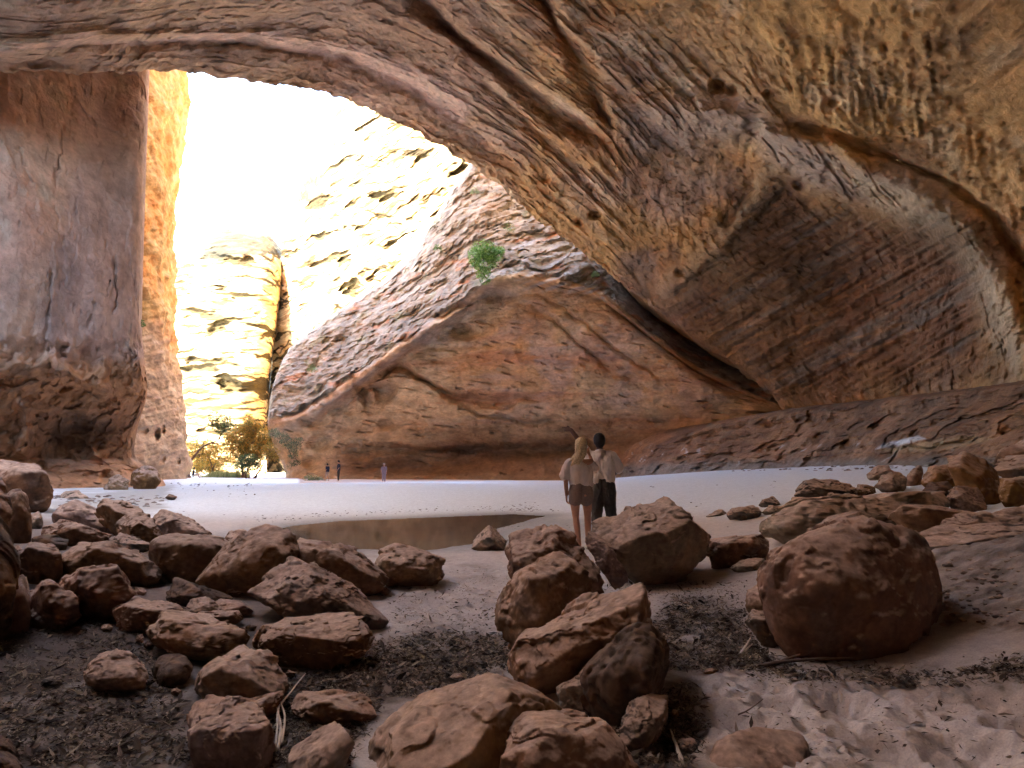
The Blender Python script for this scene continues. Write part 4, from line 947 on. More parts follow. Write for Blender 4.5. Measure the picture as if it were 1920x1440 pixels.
B("grey rock between the dark brown one and the tall ochre wedge", [(1778, 920), (1792, 908), (1812, 915), (1815, 932), (1795, 936)], (), 'grey', t=.5, name="rock", cat="rock")
B("dark craggy boulder on the bank above the ochre block", [(1850, 880), (1865, 858), (1905, 852), (1960, 850), (1960, 895), (1880, 898)], (), 'brown', d=13.5, t=1.5, strat=.8)
B("reddish boulder up on the bank at the right edge", [(1862, 868), (1880, 838), (1920, 815), (1980, 805), (1980, 870), (1900, 872)], [(1930, 840)], 'tan', d=15.5, t=2.0, strat=.6)
for k, (lab, sl) in enumerate([("leftmost of the small grey rocks on the sand behind the propped slab", [(1326, 970), (1340, 958), (1355, 955), (1366, 970)]),
        ("longest of the small grey rocks on the sand, flat-topped", [(1364, 970), (1370, 956), (1415, 948), (1427, 965), (1410, 973)]),
        ("small grey rock with a pointed right end, topmost of its cluster", [(1424, 948), (1430, 938), (1450, 930), (1462, 945), (1445, 952)]),
        ("small grey rock at the tip of the long pinkish slab", [(1430, 962), (1442, 948), (1470, 948), (1468, 964), (1445, 966)])]):
    B(lab, sl, (), 'grey', t=.5, name="rock", cat="rock", group="small grey rocks on the sand")
B("low grey-brown ledge slab breaking out of the right bank", [(1735, 1015), (1760, 985), (1830, 962), (1930, 945), (2060, 940), (2070, 1085), (1860, 1085), (1765, 1062)], [(1745, 1030, .3), (1850, 1010, .35), (1990, 1005, .35)], 'pale', d=ground_at(1765, 1036), t=0.9, n=7, strat=1.5, rough=.7)
B("grey cracked rock at the edge of the pool", [(884, 1025), (900, 1000), (918, 985), (935, 995), (949, 1015), (945, 1028), (905, 1033)], [(915, 1000), (930, 1020)], 'grey', t=.7)
B("small dark rock alone on the sand near the left wall", [(311, 934), (318, 926), (332, 932), (326, 938)], (), 'dark', t=.8, name="rock", cat="rock")
# --- left pile
LP = "boulders piled at the left"
B("smooth pinkish boulder, rightmost of the left pile by the pool", [(698, 1052), (710, 1028), (750, 1018), (790, 1035), (832, 1048), (832, 1075), (815, 1097), (760, 1102), (720, 1087)], [(706, 1064), (748, 1036, .4), (800, 1050)], 'tan', t=.8, group=LP)
B("long dark slab lying behind the triangular boulder", [(548, 1012), (600, 1015), (660, 1030), (700, 1068), (723, 1090), (705, 1112), (640, 1114), (570, 1100), (545, 1050)], [(560, 1022), (650, 1045), (700, 1090)], 'brown', t=.6, group=LP)
B("tall peaked boulder with a slanting pale left face", [(368, 1092), (420, 1045), (480, 986), (510, 977), (541, 990), (557, 1017), (548, 1062), (480, 1104), (420, 1117)], [(400, 1108, .4), (455, 1060, .45), (480, 1015, .3), (525, 1040, .5), (540, 1060, .4)], 'tan', t=.8, group=LP)
B("triangular boulder with a creased pale face", [(468, 1102), (500, 1070), (548, 1046), (600, 1068), (660, 1095), (700, 1142), (721, 1172), (700, 1182), (640, 1170), (560, 1175), (500, 1142)], [(480, 1112, .4), (560, 1135, .5), (640, 1150, .5), (570, 1085, .3)], 'pale', t=.75, n=7, strat=.5, group=LP)
B("long loaf-shaped boulder with a flaked pale right end", [(470, 1192), (500, 1168), (590, 1156), (640, 1151), (690, 1155), (706, 1182), (690, 1217), (640, 1242), (560, 1247), (500, 1232), (475, 1212)], [(482, 1196, .4), (560, 1182, .45), (640, 1190, .5), (690, 1180, .3)], 'brown', t=.6, n=7, strat=.3, group=LP)
B("flat-faced brown boulder left of the loaf-shaped one", [(284, 1178), (300, 1152), (370, 1153), (430, 1160), (468, 1190), (455, 1217), (410, 1237), (350, 1227), (290, 1212)], [(302, 1166, .3), (342, 1202), (402, 1220), (455, 1202, .4)], 'tan', t=.55, group=LP)
B("hump-backed boulder with a broken right side, below the flat-faced one", [(354, 1292), (375, 1260), (420, 1225), (480, 1209), (520, 1235), (534, 1265), (530, 1302), (470, 1312), (400, 1314), (360, 1307)], [(372, 1268), (420, 1264, .5), (465, 1245, .3), (500, 1290)], 'pale', t=.5, strat=.5, group=LP)
B("blocky boulder with a flat pale top, cut by the bottom of the photo", [(338, 1372), (345, 1325), (370, 1305), (420, 1301), (470, 1315), (500, 1365), (513, 1412), (497, 1465), (400, 1475), (350, 1440)], [(352, 1388), (395, 1398), (445, 1372), (492, 1368), (450, 1440)], 'pale', d=3.0, t=.42, n=7, rough=.8, group=LP)
B("flat triangular slab with a smooth pale top at the bottom edge", [(528, 1442), (545, 1395), (590, 1370), (625, 1351), (650, 1378), (661, 1402), (645, 1445), (600, 1490), (540, 1495)], [(538, 1446), (600, 1424), (656, 1388)], 'pale', d=2.95, t=.35, rough=.5, group=LP)
B("low half-buried rock dusted with leaves, between bleached stick and loaf-shaped boulder", [(545, 1330), (560, 1300), (610, 1289), (670, 1292), (700, 1320), (705, 1345), (640, 1356), (560, 1350)], [(580, 1325), (650, 1318)], 'brown', t=.4, strat=.6, group=LP)
B("lone rounded boulder with a pale top on the leaf litter at the left", [(160, 1255), (175, 1230), (220, 1216), (250, 1228), (272, 1265), (268, 1290), (220, 1298), (175, 1286)], [(166, 1260), (205, 1262), (248, 1275)], 'pale', t=.35, p=11)
B("dark rounded stone right of the lone pale-topped boulder", [(290, 1255), (305, 1228), (345, 1226), (362, 1250), (350, 1278), (305, 1282)], (), 'dark', t=.3, p=8, group=LP)
B("dark wedge of rock under the hump-backed boulder", [(440, 1315), (500, 1300), (532, 1292), (525, 1325), (490, 1345), (455, 1335)], [(480, 1318)], 'brown', t=.25, group=LP)
B("rounded brown slab above the flat-faced boulder", [(214, 1145), (260, 1118), (330, 1130), (348, 1160), (300, 1187), (225, 1182)], [(250, 1142), (320, 1150)], 'brown', t=.4, group=LP)
B("dark split slab in the middle of the left pile", [(310, 1125), (325, 1086), (370, 1095), (425, 1128), (395, 1140), (340, 1138)], [(345, 1105), (390, 1125)], 'dark', t=.4, strat=1, group=LP)
B("small jagged rock among the debris in the pile's middle", [(345, 1150), (360, 1125), (395, 1118), (415, 1140), (400, 1158)], (), 'pale', t=.3, strat=1, group=LP, name="rock", cat="rock")
B("narrow brick-like block behind the flat-faced boulder", [(362, 1160), (370, 1145), (448, 1143), (455, 1160), (440, 1172), (380, 1172)], [(380, 1152), (440, 1150)], 'brown', t=.3, group=LP, name="rock", cat="rock")
B("brown stone beside the brick-like block, under the peaked boulder", [(395, 1140), (412, 1122), (450, 1128), (470, 1148), (430, 1155)], (), 'brown', t=.3, group=LP, name="rock", cat="rock")
B("pointed boulder with a pale crest low in the pile's left part", [(55, 1128), (95, 1082), (150, 1112), (158, 1150), (112, 1180), (65, 1170)], [(100, 1100), (140, 1130)], 'brown', t=.5, group=LP)
B("large dark boulder with an orange right flank, left of the dark split slab", [(110, 1085), (150, 1056), (220, 1048), (236, 1075), (264, 1122), (240, 1157), (170, 1165), (125, 1140)], [(140, 1080), (218, 1062, .4), (230, 1120), (160, 1120)], 'brown', t=.6, group=LP)
B("squarish block with a rounded top near the left edge", [(40, 1060), (45, 1020), (75, 1012), (112, 1025), (117, 1075), (100, 1098), (50, 1095)], [(60, 1030), (105, 1040)], 'brown', t=.55, group=LP)
B("long low boulder with a wavy pale top in the pile's left part", [(112, 1035), (190, 1014), (250, 1028), (282, 1055), (297, 1078), (270, 1102), (200, 1098), (118, 1075)], [(130, 1045), (200, 1040), (270, 1070)], 'brown', t=.6, strat=.5, group=LP)
B("big smooth dark boulder left of the peaked one", [(278, 1032), (310, 1002), (370, 999), (430, 1010), (442, 1040), (400, 1088), (350, 1095), (300, 1078)], [(300, 1025, .4), (400, 1030), (350, 1060)], 'brown', t=.8, p=10, rough=.6, group=LP)
B("small peaked rock peeping out behind the tall peaked boulder", [(415, 1020), (430, 996), (455, 992), (470, 1010), (450, 1028)], (), 'brown', t=.5, group=LP)
B("ridge-backed boulder near the sand bar, top of the left pile", [(262, 1000), (298, 956), (340, 966), (388, 1006), (355, 1016), (285, 1014)], [(300, 972, .4), (350, 995)], 'pale', t=.8, strat=.5, group=LP)
B("squat dark boulder between the tilted flat slab and the ridge-backed boulder", [(183, 952), (200, 934), (240, 937), (270, 962), (266, 1002), (228, 1008), (200, 985)], [(205, 945), (250, 965)], 'brown', t=.8, group=LP)
B("dark boulder in front of the squat one", [(222, 985), (240, 960), (280, 965), (305, 1000), (290, 1020), (240, 1022)], [(255, 978)], 'brown', t=.7, group=LP)
B("tilted boulder with a flat pinkish slanting face near the left wall", [(96, 972), (145, 936), (166, 950), (226, 984), (229, 996), (190, 1000), (120, 992)], [(150, 955, .4), (190, 992), (110, 975)], 'pale', t=.8, rough=.6, group=LP)
B("dark low rock with a light seam under the tilted pinkish one", [(75, 992), (118, 974), (205, 1004), (192, 1020), (120, 1026), (85, 1010)], [(130, 990)], 'brown', t=.6, strat=1, group=LP)
B("very large boulder with a flat top at the left edge below the cliff", [(-60, 958), (-40, 870), (10, 861), (65, 871), (93, 920), (88, 946), (50, 955), (0, 960)], [(0, 882), (62, 884, .4), (80, 930, .4)], 'brown', t=1.6, rough=.6, p=22, group=LP)
B("upright rounded block in front of the very large flat-topped boulder", [(12, 1000), (16, 925), (35, 917), (54, 930), (57, 1000), (40, 1020)], [(30, 935)], 'brown', t=.6, group=LP, p=10)
B("small grey rock between the upright block and the tilted boulder", [(56, 985), (60, 962), (78, 958), (82, 985), (68, 992)], (), 'grey', t=.4, group=LP, name="rock", cat="rock")
B("pale-edged boulder partly out of the photo, upper left corner of the pile", [(-80, 985), (-60, 900), (0, 893), (12, 925), (22, 965), (10, 990)], [(-20, 940)], 'brown', d=6.2, t=.9, group=LP)
B("tall dark boulder filling the left edge of the photo", [(-160, 1200), (-120, 960), (-10, 958), (22, 1000), (37, 1060), (30, 1160), (10, 1205)], [(-30, 1060), (10, 1100, .35)], 'dark', d=4.7, t=.9, n=7, p=9, group=LP)
B("orange flanked boulder low on the left edge of the photo", [(15, 1180), (18, 1080), (40, 1070), (58, 1120), (63, 1165), (40, 1188)], [(40, 1110)], 'tan', t=.45, group=LP)
B("flat slab between the long low boulder and the ridge-backed one", [(200, 1012), (230, 1000), (262, 1012), (290, 1024), (260, 1036), (215, 1030)], (), 'grey', t=.5, group=LP, name="rock", cat="rock")
B("dark rock in the hollow behind the squarish block", [(60, 1010), (90, 1000), (125, 1012), (120, 1035), (75, 1030)], (), 'dark', t=.5, group=LP, name="rock", cat="rock")
B("rounded dark rock in the bottom left corner", [(-90, 1480), (-60, 1385), (0, 1372), (24, 1410), (40, 1470)], (), 'dark', d=2.8, t=.35, p=8)
B("flat slab of gritty stone bedded in the sand at the bottom, right of centre", [(1322, 1432), (1350, 1382), (1420, 1358), (1500, 1372), (1525, 1420), (1500, 1480), (1350, 1500)], [(1345, 1440, .2), (1440, 1450, .2)], 'pale', d=3.0, t=.5, rough=.35, p=20)
B("smooth grey pebble-like stone in the shade near the bottom, left of the gritty slab", [(1266, 1400), (1275, 1386), (1300, 1383), (1312, 1400), (1300, 1418), (1275, 1418)], (), 'grey', p=6, t=.08, name="stone", cat="stone")
# small stones scattered where the photo has them
small = [(1010, 1238, 9, 'grey', "white-topped pebble by the fluted boulder's foot"), (962, 1180, 0, '', '')]
B("small pale stone at the foot of the upright fluted boulder", [(948, 1232), (955, 1222), (968, 1222), (974, 1232), (962, 1238)], (), 'grey', name="stone", cat="stone", n=4)
B("small white stone on the litter just above the broad tan boulder", [(842, 1272), (850, 1262), (864, 1262), (870, 1270), (858, 1276)], (), 'pale', name="stone", cat="stone", n=4)
B("little yellowish stone half hidden in dark litter, lower centre", [(1256, 1342), (1262, 1330), (1272, 1332), (1274, 1346), (1264, 1350)], (), 'ochre', name="stone", cat="stone", n=4)
B("flat yellow-brown stone on the sand right of the dark litter", [(1318, 1262), (1330, 1252), (1346, 1256), (1338, 1264)], (), 'ochre', name="stone", cat="stone", n=4)

_rub = [(150, 1040, 16, "at the left end of the long low wavy-topped boulder"), (205, 1062, 14, "under the middle of the long low wavy-topped boulder"), (300, 1085, 16, "below the big smooth dark boulder"), (330, 1112, 12, "above the dark split slab"), (262, 1108, 13, "right of the orange-flanked dark boulder"), (120, 1100, 14, "between the squarish block and the orange-flanked dark boulder"),
        (95, 1172, 13, "under the pointed pale-crested boulder"), (200, 1176, 12, "below the orange-flanked dark boulder"), (370, 1178, 12, "on top edge of the flat-faced brown boulder"), (452, 1182, 14, "between the flat-faced and loaf-shaped boulders"), (440, 1110, 16, "at the foot of the tall peaked boulder"), (470, 1176, 11, "above the left tip of the loaf-shaped boulder"),
        (60, 1040, 14, "at the left corner of the squarish block"), (232, 1028, 12, "below the dark boulder near the squat one"), (300, 1022, 12, "under the ridge-backed boulder"), (340, 1040, 12, "on the shoulder of the big smooth dark boulder"), (560, 1128, 14, "behind the triangular boulder"), (720, 1108, 12, "at the right tip of the long dark slab"),
        (165, 1012, 13, "under the dark low rock with a light seam"), (30, 1030, 13, "between the upright block and the left edge boulder"), (280, 1208, 10, "at the left tip of the flat-faced brown boulder"), (262, 1196, 9, "topmost of two left of the flat-faced boulder"), (545, 1262, 10, "below the loaf-shaped boulder's left end"), (330, 1296, 10, "left of the hump-backed boulder")]
for k, (a_, b_, w_, wh) in enumerate(_rub):
    rs = np.random.RandomState(900 + k); hh = w_ * rs.uniform(.55, .9)
    B("small brown stone " + wh, [(a_ - w_, b_ + hh * .3), (a_ - w_ * rs.uniform(.3, .7), b_ - hh * rs.uniform(.6, 1)), (a_ + w_ * rs.uniform(.2, .6), b_ - hh * rs.uniform(.5, 1)), (a_ + w_, b_ + hh * rs.uniform(-.2, .3)), (a_ + w_ * .6, b_ + hh), (a_ - w_ * .5, b_ + hh)], (), rs.choice(['brown', 'dark', 'brown']), name="stone", cat="stone", group="rubble between the left boulders", n=5)

B("orange lump of rock at the foot of the left cliff, nearest the sand", [(246, 912), (250, 884), (268, 872), (298, 880), (304, 905), (290, 920), (258, 922)], [(262, 892), (290, 895)], 'ochre', d=36, t=1.6, name="boulder", group="rubble at the foot of the left cliff")
B("smaller orange rock left of the orange lump at the left cliff foot", [(196, 918), (204, 896), (222, 890), (240, 902), (238, 920), (214, 926)], (), 'tan', d=34, t=1.2, name="boulder", group="rubble at the foot of the left cliff")
B("low grey rock at the base of the left cliff, beside the very large flat-topped boulder", [(108, 938), (120, 922), (150, 920), (166, 934), (150, 944)], (), 'grey', d=25, t=1.0, name="rock", cat="rock", group="rubble at the foot of the left cliff")
TONE = (1.0, 1.0, 1.0)
# ------------------------------------------------------------------ leaf litter, sticks
def frames(n, rs):
    a = rs.uniform(0, 2 * math.pi, n)
    return np.cos(a), np.sin(a)
def litter_cloud(name, label, polys, n, seed, size=(0.012, 0.05), cols=None):
    rs = np.random.RandomState(seed)
    V, F, Cc = [], [], []
    tot = sum(w for _, w in polys)
    for pl, w in polys:
        P_ = np.array(pl, float)
        k = int(n * w / tot)
        # sample on the ground inside the patch
        qx = rs.uniform(P_[:, 0].min(), P_[:, 0].max(), k * 5); qy = rs.uniform(P_[:, 1].min(), P_[:, 1].max(), k * 5)
        ok = region(qx, qy, pl, 22) > rs.uniform(0, 1, len(qx))
        nz = px_noise(qx, qy, 60, 30, 0, 3, 70)
        ok &= (nz > rs.uniform(-0.5, 0.25, len(qx)))
        qx, qy = qx[ok][:k], qy[ok][:k]
        r = np.stack([(qx - 960) / FPX, CP - (720 - qy) / FPX * SP, SP + (720 - qy) / FPX * CP], 1)
        t = -1.25 / r[:, 2]
        for _ in range(4):
            p = CAMP + r * t[:, None]
            z = gheight(p[:, 0], p[:, 1])
            t = (z - CAMZ) / r[:, 2]
        p = CAMP + r * t[:, None]
        m = len(p)
        L = rs.uniform(size[0], size[1], m) * rs.uniform(0.5, 1.2, m); Wd = L * rs.uniform(0.12, 0.42, m)
        ca, sa = frames(m, rs)
        tl = rs.normal(0, 0.35, m); cu = rs.uniform(-0.3, 0.6, m)
        ax = np.stack([ca, sa, tl], 1); ax /= np.linalg.norm(ax, axis=1)[:, None]
        rl = rs.normal(0, 0.5, m)
        sd = np.stack([-sa * np.cos(rl), ca * np.cos(rl), np.sin(rl)], 1)
        up = np.cross(ax, sd)
        c0 = p + np.array([0, 0, 1]) * (0.006 + 0.4 * np.abs(tl) * L)[:, None]
        a = c0 - ax * L[:, None]; b = c0 + ax * L[:, None]
        l_ = c0 - sd * Wd[:, None] + up * (cu * Wd)[:, None]; r_ = c0 + sd * Wd[:, None] + up * (cu * Wd)[:, None]
        base = sum(len(q) for q in V)
        V.append(np.stack([a, l_, b, r_], 1).reshape(-1, 3))
        i = base + np.arange(m) * 4
        F.append(np.concatenate([np.stack([i, i + 1, i + 2], 1), np.stack([i, i + 2, i + 3], 1)]))
        pal = np.array(cols); cc = pal[rs.choice(len(pal), m, p=None)] * rs.uniform(0.6, 1.25, m)[:, None]
        Cc.append(np.repeat(cc, 4, 0))
    o = mesh_np(name, np.concatenate(V), np.concatenate(F), M_LEAF, np.concatenate(Cc), smooth=False)
    return tag(o, label, "litter", kind="stuff")
m, nt, b = new_mat("dry_leaf", 0.85, 0.15)
at = nt.nodes.new("ShaderNodeAttribute"); at.attribute_name = "rock_colour"
nt.links.new(at.outputs["Color"], b.inputs["Base Color"]); M_LEAF = m
LCOL = [(0.10, 0.075, 0.06), (0.15, 0.11, 0.085), (0.22, 0.165, 0.125), (0.30, 0.24, 0.19), (0.07, 0.052, 0.045), (0.09, 0.07, 0.055), (0.36, 0.30, 0.22)]
PL = [([(-420, 1150), (250, 1150), (330, 1290), (360, 1440), (-420, 1440)], 5.0), ([(470, 1290), (700, 1240), (720, 1300), (640, 1440), (500, 1440)], 1.6),
      ([(700, 1215), (800, 1185), (960, 1200), (985, 1240), (900, 1262), (760, 1310), (600, 1300)], 2.6),
      ([(1225, 1165), (1260, 1130), (1330, 1118), (1400, 1150), (1440, 1240), (1330, 1262), (1240, 1250)], 2.4),
      ([(1120, 1340), (1300, 1280), (1330, 1360), (1290, 1440), (1180, 1440)], 1.1),
      ([(1410, 1218), (1500, 1250), (1700, 1265), (1930, 1235), (1930, 1275), (1650, 1290), (1400, 1262)], 0.9),
      ([(1770, 1080), (2150, 1060), (2150, 1180), (1780, 1150)], 1.2),
      ([(740, 1100), (950, 1060), (960, 1190), (720, 1190)], 0.28), ([(1340, 1270), (1930, 1270), (1930, 1440), (1340, 1440)], 0.10), ([(1100, 1090), (1400, 1090), (1400, 1130), (1220, 1150)], 0.25)]
litter_cloud("leaf_litter", "dark dry leaves and bark chips strewn in drifts between the boulders", PL, 70000, 5, (0.006, 0.024), LCOL)
litter_cloud("bark_litter", "larger curled bark chips and broken twigs mixed through the dark leaf drifts", PL, 3200, 15, (0.018, 0.06), LCOL)
litter_cloud("dry_leaves", "scattered pale yellowish fallen leaves lying on the dark litter", PL[:3] + PL[4:5], 420, 6, (0.012, 0.026), [(0.46, 0.38, 0.24), (0.40, 0.34, 0.22), (0.5, 0.44, 0.32)])
def tube_mesh(paths, rad, nseg=6):
    """paths: list of (pts Nx3, radii N)"""
    V, F = [], []; base = 0
    for pts, rr_ in zip(paths, rad):
        pts = np.asarray(pts, float); n = len(pts)
        tg = np.gradient(pts, axis=0); tg /= np.linalg.norm(tg, axis=1)[:, None] + 1e-9
        ref = np.array([0.3, 0.2, 1.0]); ref = ref / np.linalg.norm(ref)
        if abs(np.dot(tg.mean(0), ref)) > 0.9: ref = np.array([1.0, 0.1, 0])
        s1 = np.cross(tg, ref); s1 /= np.linalg.norm(s1, axis=1)[:, None] + 1e-9; s2 = np.cross(tg, s1)
        a = np.arange(nseg) * 2 * math.pi / nseg
        ring = pts[:, None] + (s1[:, None] * np.cos(a)[None, :, None] + s2[:, None] * np.sin(a)[None, :, None]) * np.asarray(rr_)[:, None, None]
        V.append(ring.reshape(-1, 3))
        for i in range(n - 1):
            for j in range(nseg):
                k = (j + 1) % nseg
                F.append((base + i * nseg + j, base + i * nseg + k, base + (i + 1) * nseg + k, base + (i + 1) * nseg + j))
        base += n * nseg
    return np.concatenate(V), np.array(F)
def plain(name, col, rough=0.85, var=0.25, scale=20.0, spec=0.2, bump=0.3, bd=0.004):
    m, nt, b = new_mat(name, rough, spec)
    tc = nt.nodes.new("ShaderNodeTexCoord")
    n1 = nnode(nt, "ShaderNodeTexNoise", Scale=scale, Detail=4.0); nt.links.new(tc.outputs["Object"], n1.inputs["Vector"])
    r = ramp(nt, n1.outputs["Fac"], [(0.3, tuple(c_ * (1 - var) for c_ in col)), (0.7, tuple(min(1, c_ * (1 + var)) for c_ in col))])
    nt.links.new(r.outputs[0], b.inputs["Base Color"])
    bm = nt.nodes.new("ShaderNodeBump"); bm.inputs["Strength"].default_value = bump; bm.inputs["Distance"].default_value = bd
    nt.links.new(n1.outputs["Fac"], bm.inputs["Height"]); nt.links.new(bm.outputs[0], b.inputs["Normal"])
    return m
M_STICK = plain("bleached_wood", (0.55, 0.47, 0.38), 0.8)
M_TWIG = plain("dark_twig", (0.16, 0.11, 0.085), 0.9)
def on_ground(px, py, lift=0.0):
    d = ground_at(px, py); q = P(px, py, d); q = q.copy(); q[2] += lift; return q
def stick(name, label, branches, mat, r0, lifts, cat="stick", group=None):
    paths, rads = [], []
    for i, br in enumerate(branches):
        pts = np.array([on_ground(a, b, lifts) for a, b in br])
        pts[:, 2] += np.linspace(0, 0.05, len(pts))
        pts = catmull(pts, [5] * (len(pts) - 1))
        pts += 0.003 * np.stack([fbm(pts * 20, 2, seed=i), fbm(pts * 20, 2, seed=i + 1), fbm(pts * 20, 2, seed=i + 2)], 1)
        paths.append(pts); rads.append(np.linspace(r0 * (1 if i == 0 else 0.7), r0 * 0.35, len(pts)))
    v_, f_ = tube_mesh(paths, rads)
    return tag(mesh_np(name, v_, f_, mat), label, cat, group)
stick("driftwood_stick", "long bleached forked stick standing out pale among the dark rocks at the lower left", [[(520, 1412), (526, 1375), (521, 1345), (545, 1315), (572, 1284)], [(528, 1400), (533, 1368), (532, 1350), (520, 1325), (511, 1305)], [(516, 1408), (519, 1380), (518, 1365)]], M_STICK, 0.010, 0.015)
stick("fallen_stick", "bleached splintered stick lying near the bottom beside the smooth grey stone", [[(1284, 1445), (1275, 1425), (1264, 1404), (1258, 1392)], [(1278, 1440), (1270, 1420), (1262, 1408)]], M_STICK, 0.011, 0.01)
stick("fallen_branch", "thick dark branch half buried in sand below the huge round boulder", [[(1405, 1256), (1450, 1250), (1520, 1247), (1600, 1250)], [(1450, 1250), (1475, 1244), (1500, 1243)]], M_TWIG, 0.016, 0.004, "branch")
stick("fallen_stick", "thin crooked twig on the sand between dark litter and footprints", [[(1384, 1343), (1408, 1340), (1432, 1331)]], M_TWIG, 0.005, 0.006)
stick("fallen_stick", "pale forked bark strip leaning beside the grey stone at the round boulder's foot", [[(1388, 1230), (1398, 1222), (1408, 1213)], [(1395, 1226), (1412, 1224)]], M_STICK, 0.012, 0.012)
stick("fallen_stick", "straight pale twig lying across the dark litter at the left", [[(272, 1398), (300, 1385), (330, 1390)]], M_TWIG, 0.005, 0.006)

# pebbles and driftwood crumbs along the water line and on the bar
def pebbles(name, label, pts_px, seed, r, col):
    rs = np.random.RandomState(seed); iv, f = ico(1); V = []; F = []; C2 = []
    for i, (a_, b_) in enumerate(pts_px):
        d = ground_at(a_, b_); q = P(a_, b_, d); k = r * d * rs.uniform(.5, 1.6)
        vv = iv * np.array([k * rs.uniform(.8, 1.8), k, k * rs.uniform(.4, .8)]) * (1 + .3 * perlin(iv * 1.7 + i)[:, None])
        F.append(f + i * len(iv)); V.append(vv + q); C2.append(np.repeat((np.array(col) * rs.uniform(.5, 1.5))[None], len(iv), 0))
    return tag(mesh_np(name, np.concatenate(V), np.concatenate(F), M_LEAF, np.concatenate(C2), smooth=False), label, "gravel", kind="stuff")
rs = np.random.RandomState(77); pp = []
line = [(470, 975), (545, 972), (640, 964), (760, 958), (880, 952), (960, 948), (1010, 950)]
for _ in range(420):
    k = rs.uniform(0, len(line) - 1.001); i = int(k); t_ = k - i
    pp.append((line[i][0] * (1 - t_) + line[i + 1][0] * t_, line[i][1] * (1 - t_) + line[i + 1][1] * t_ + rs.normal(0, 3)))
for _ in range(160): pp.append((rs.normal(975, 30), rs.normal(956, 2.5)))
for _ in range(200): pp.append((rs.uniform(900, 1080), rs.uniform(985, 1022)))
for _ in range(60): pp.append((rs.uniform(310, 480), 905 + rs.exponential(14)))
for _ in range(50): pp.append((rs.uniform(1180, 1500), rs.uniform(900, 1000)))
pebbles("gravel", "thin line of dark gravel and flood debris along the far edge of the pool", pp, 8, 0.0011, (0.12, 0.10, 0.09))
rs = np.random.RandomState(78)
pebbles("gravel", "loose stones scattered along the foot of the rock shelf and left cliff", [(rs.uniform(1150, 1700), 884 - rs.uniform(0, 1) * 14 + 0.0 * k) for k in range(170)] + [(rs.uniform(80, 310), rs.uniform(930, 950)) for k in range(120)], 9, 0.0022, (0.22, 0.17, 0.145))

rs = np.random.RandomState(79)
pebbles("gravel", "small chips of stone littering the sandy bank behind the huge round boulder", [(rs.uniform(1765, 2150), rs.uniform(1025, 1175)) for k in range(420)], 10, 0.0032, (0.26, 0.185, 0.14))
# ------------------------------------------------------------------ people
def blob_mesh(caps, ells=(), voxel=0.008, smooth=4):
    """one continuous surface grown round tapered limbs and ellipsoids"""
    bm = bmesh.new()
    def ball(c, r, M=None, sub=2):
        res = bmesh.ops.create_icosphere(bm, subdivisions=sub, radius=1.0)
        mat = Matrix.Translation(Vector(c)) @ (M if M is not None else Matrix.Identity(4)) @ Matrix.Diagonal((*r, 1))
        for q in res['verts']: q.co = mat @ q.co
    for p0, r0, p1, r1 in caps:
        a, b = Vector(p0), Vector(p1)
        ax = b - a; L = ax.length
        if L < 1e-5: continue
        M = ax.to_track_quat('Z', 'Y').to_matrix().to_4x4()
        res = bmesh.ops.create_cone(bm, cap_ends=True, segments=18, radius1=r0, radius2=r1, depth=L)
        T = Matrix.Translation((a + b) / 2) @ M
        for q in res['verts']: q.co = T @ q.co
        ball(a, (r0,) * 3); ball(b, (r1,) * 3)
    for c, r, rot in ells:
        ball(c, r, Matrix.Rotation(rot[0], 4, 'X') @ Matrix.Rotation(rot[1], 4, 'Y') @ Matrix.Rotation(rot[2], 4, 'Z') if rot else None, 3)
    me = bpy.data.meshes.new("tmp"); bm.to_mesh(me); bm.free()
    o = bpy.data.objects.new("tmp", me); scene.collection.objects.link(o)
    md = o.modifiers.new("r", 'REMESH'); md.mode = 'VOXEL'; md.voxel_size = voxel; md.use_smooth_shade = True
    sm = o.modifiers.new("s", 'SMOOTH'); sm.factor = 0.5; sm.iterations = smooth
    dg = bpy.context.evaluated_depsgraph_get()
    out = bpy.data.meshes.new_from_object(o.evaluated_get(dg))
    bpy.data.objects.remove(o); bpy.data.meshes.remove(me)
    return out
def add_mesh(name, me, mat, parent, wrinkle=0.0, seed=0, wf=9.0):
    me.name = name; me.materials.clear(); me.materials.append(mat)
    if wrinkle:
        co = np.empty(len(me.vertices) * 3, np.float32); me.vertices.foreach_get("co", co); co = co.reshape(-1, 3)
        no = np.empty(len(me.vertices) * 3, np.float32); me.vertices.foreach_get("normal", no); no = no.reshape(-1, 3)
        w_ = ridged(co * np.array([wf, wf, wf * 0.45]), 3, seed=seed)
        co = co + no * (wrinkle * (w_ - 0.4))[:, None]
        me.vertices.foreach_set("co", co.ravel())
    me.polygons.foreach_set("use_smooth", [True] * len(me.polygons)); me.update()
    o = bpy.data.objects.new(name, me); scene.collection.objects.link(o); o.parent = parent
    return o
def lerp3(a, b, t): return tuple(a[i] + (b[i] - a[i]) * t for i in range(3))
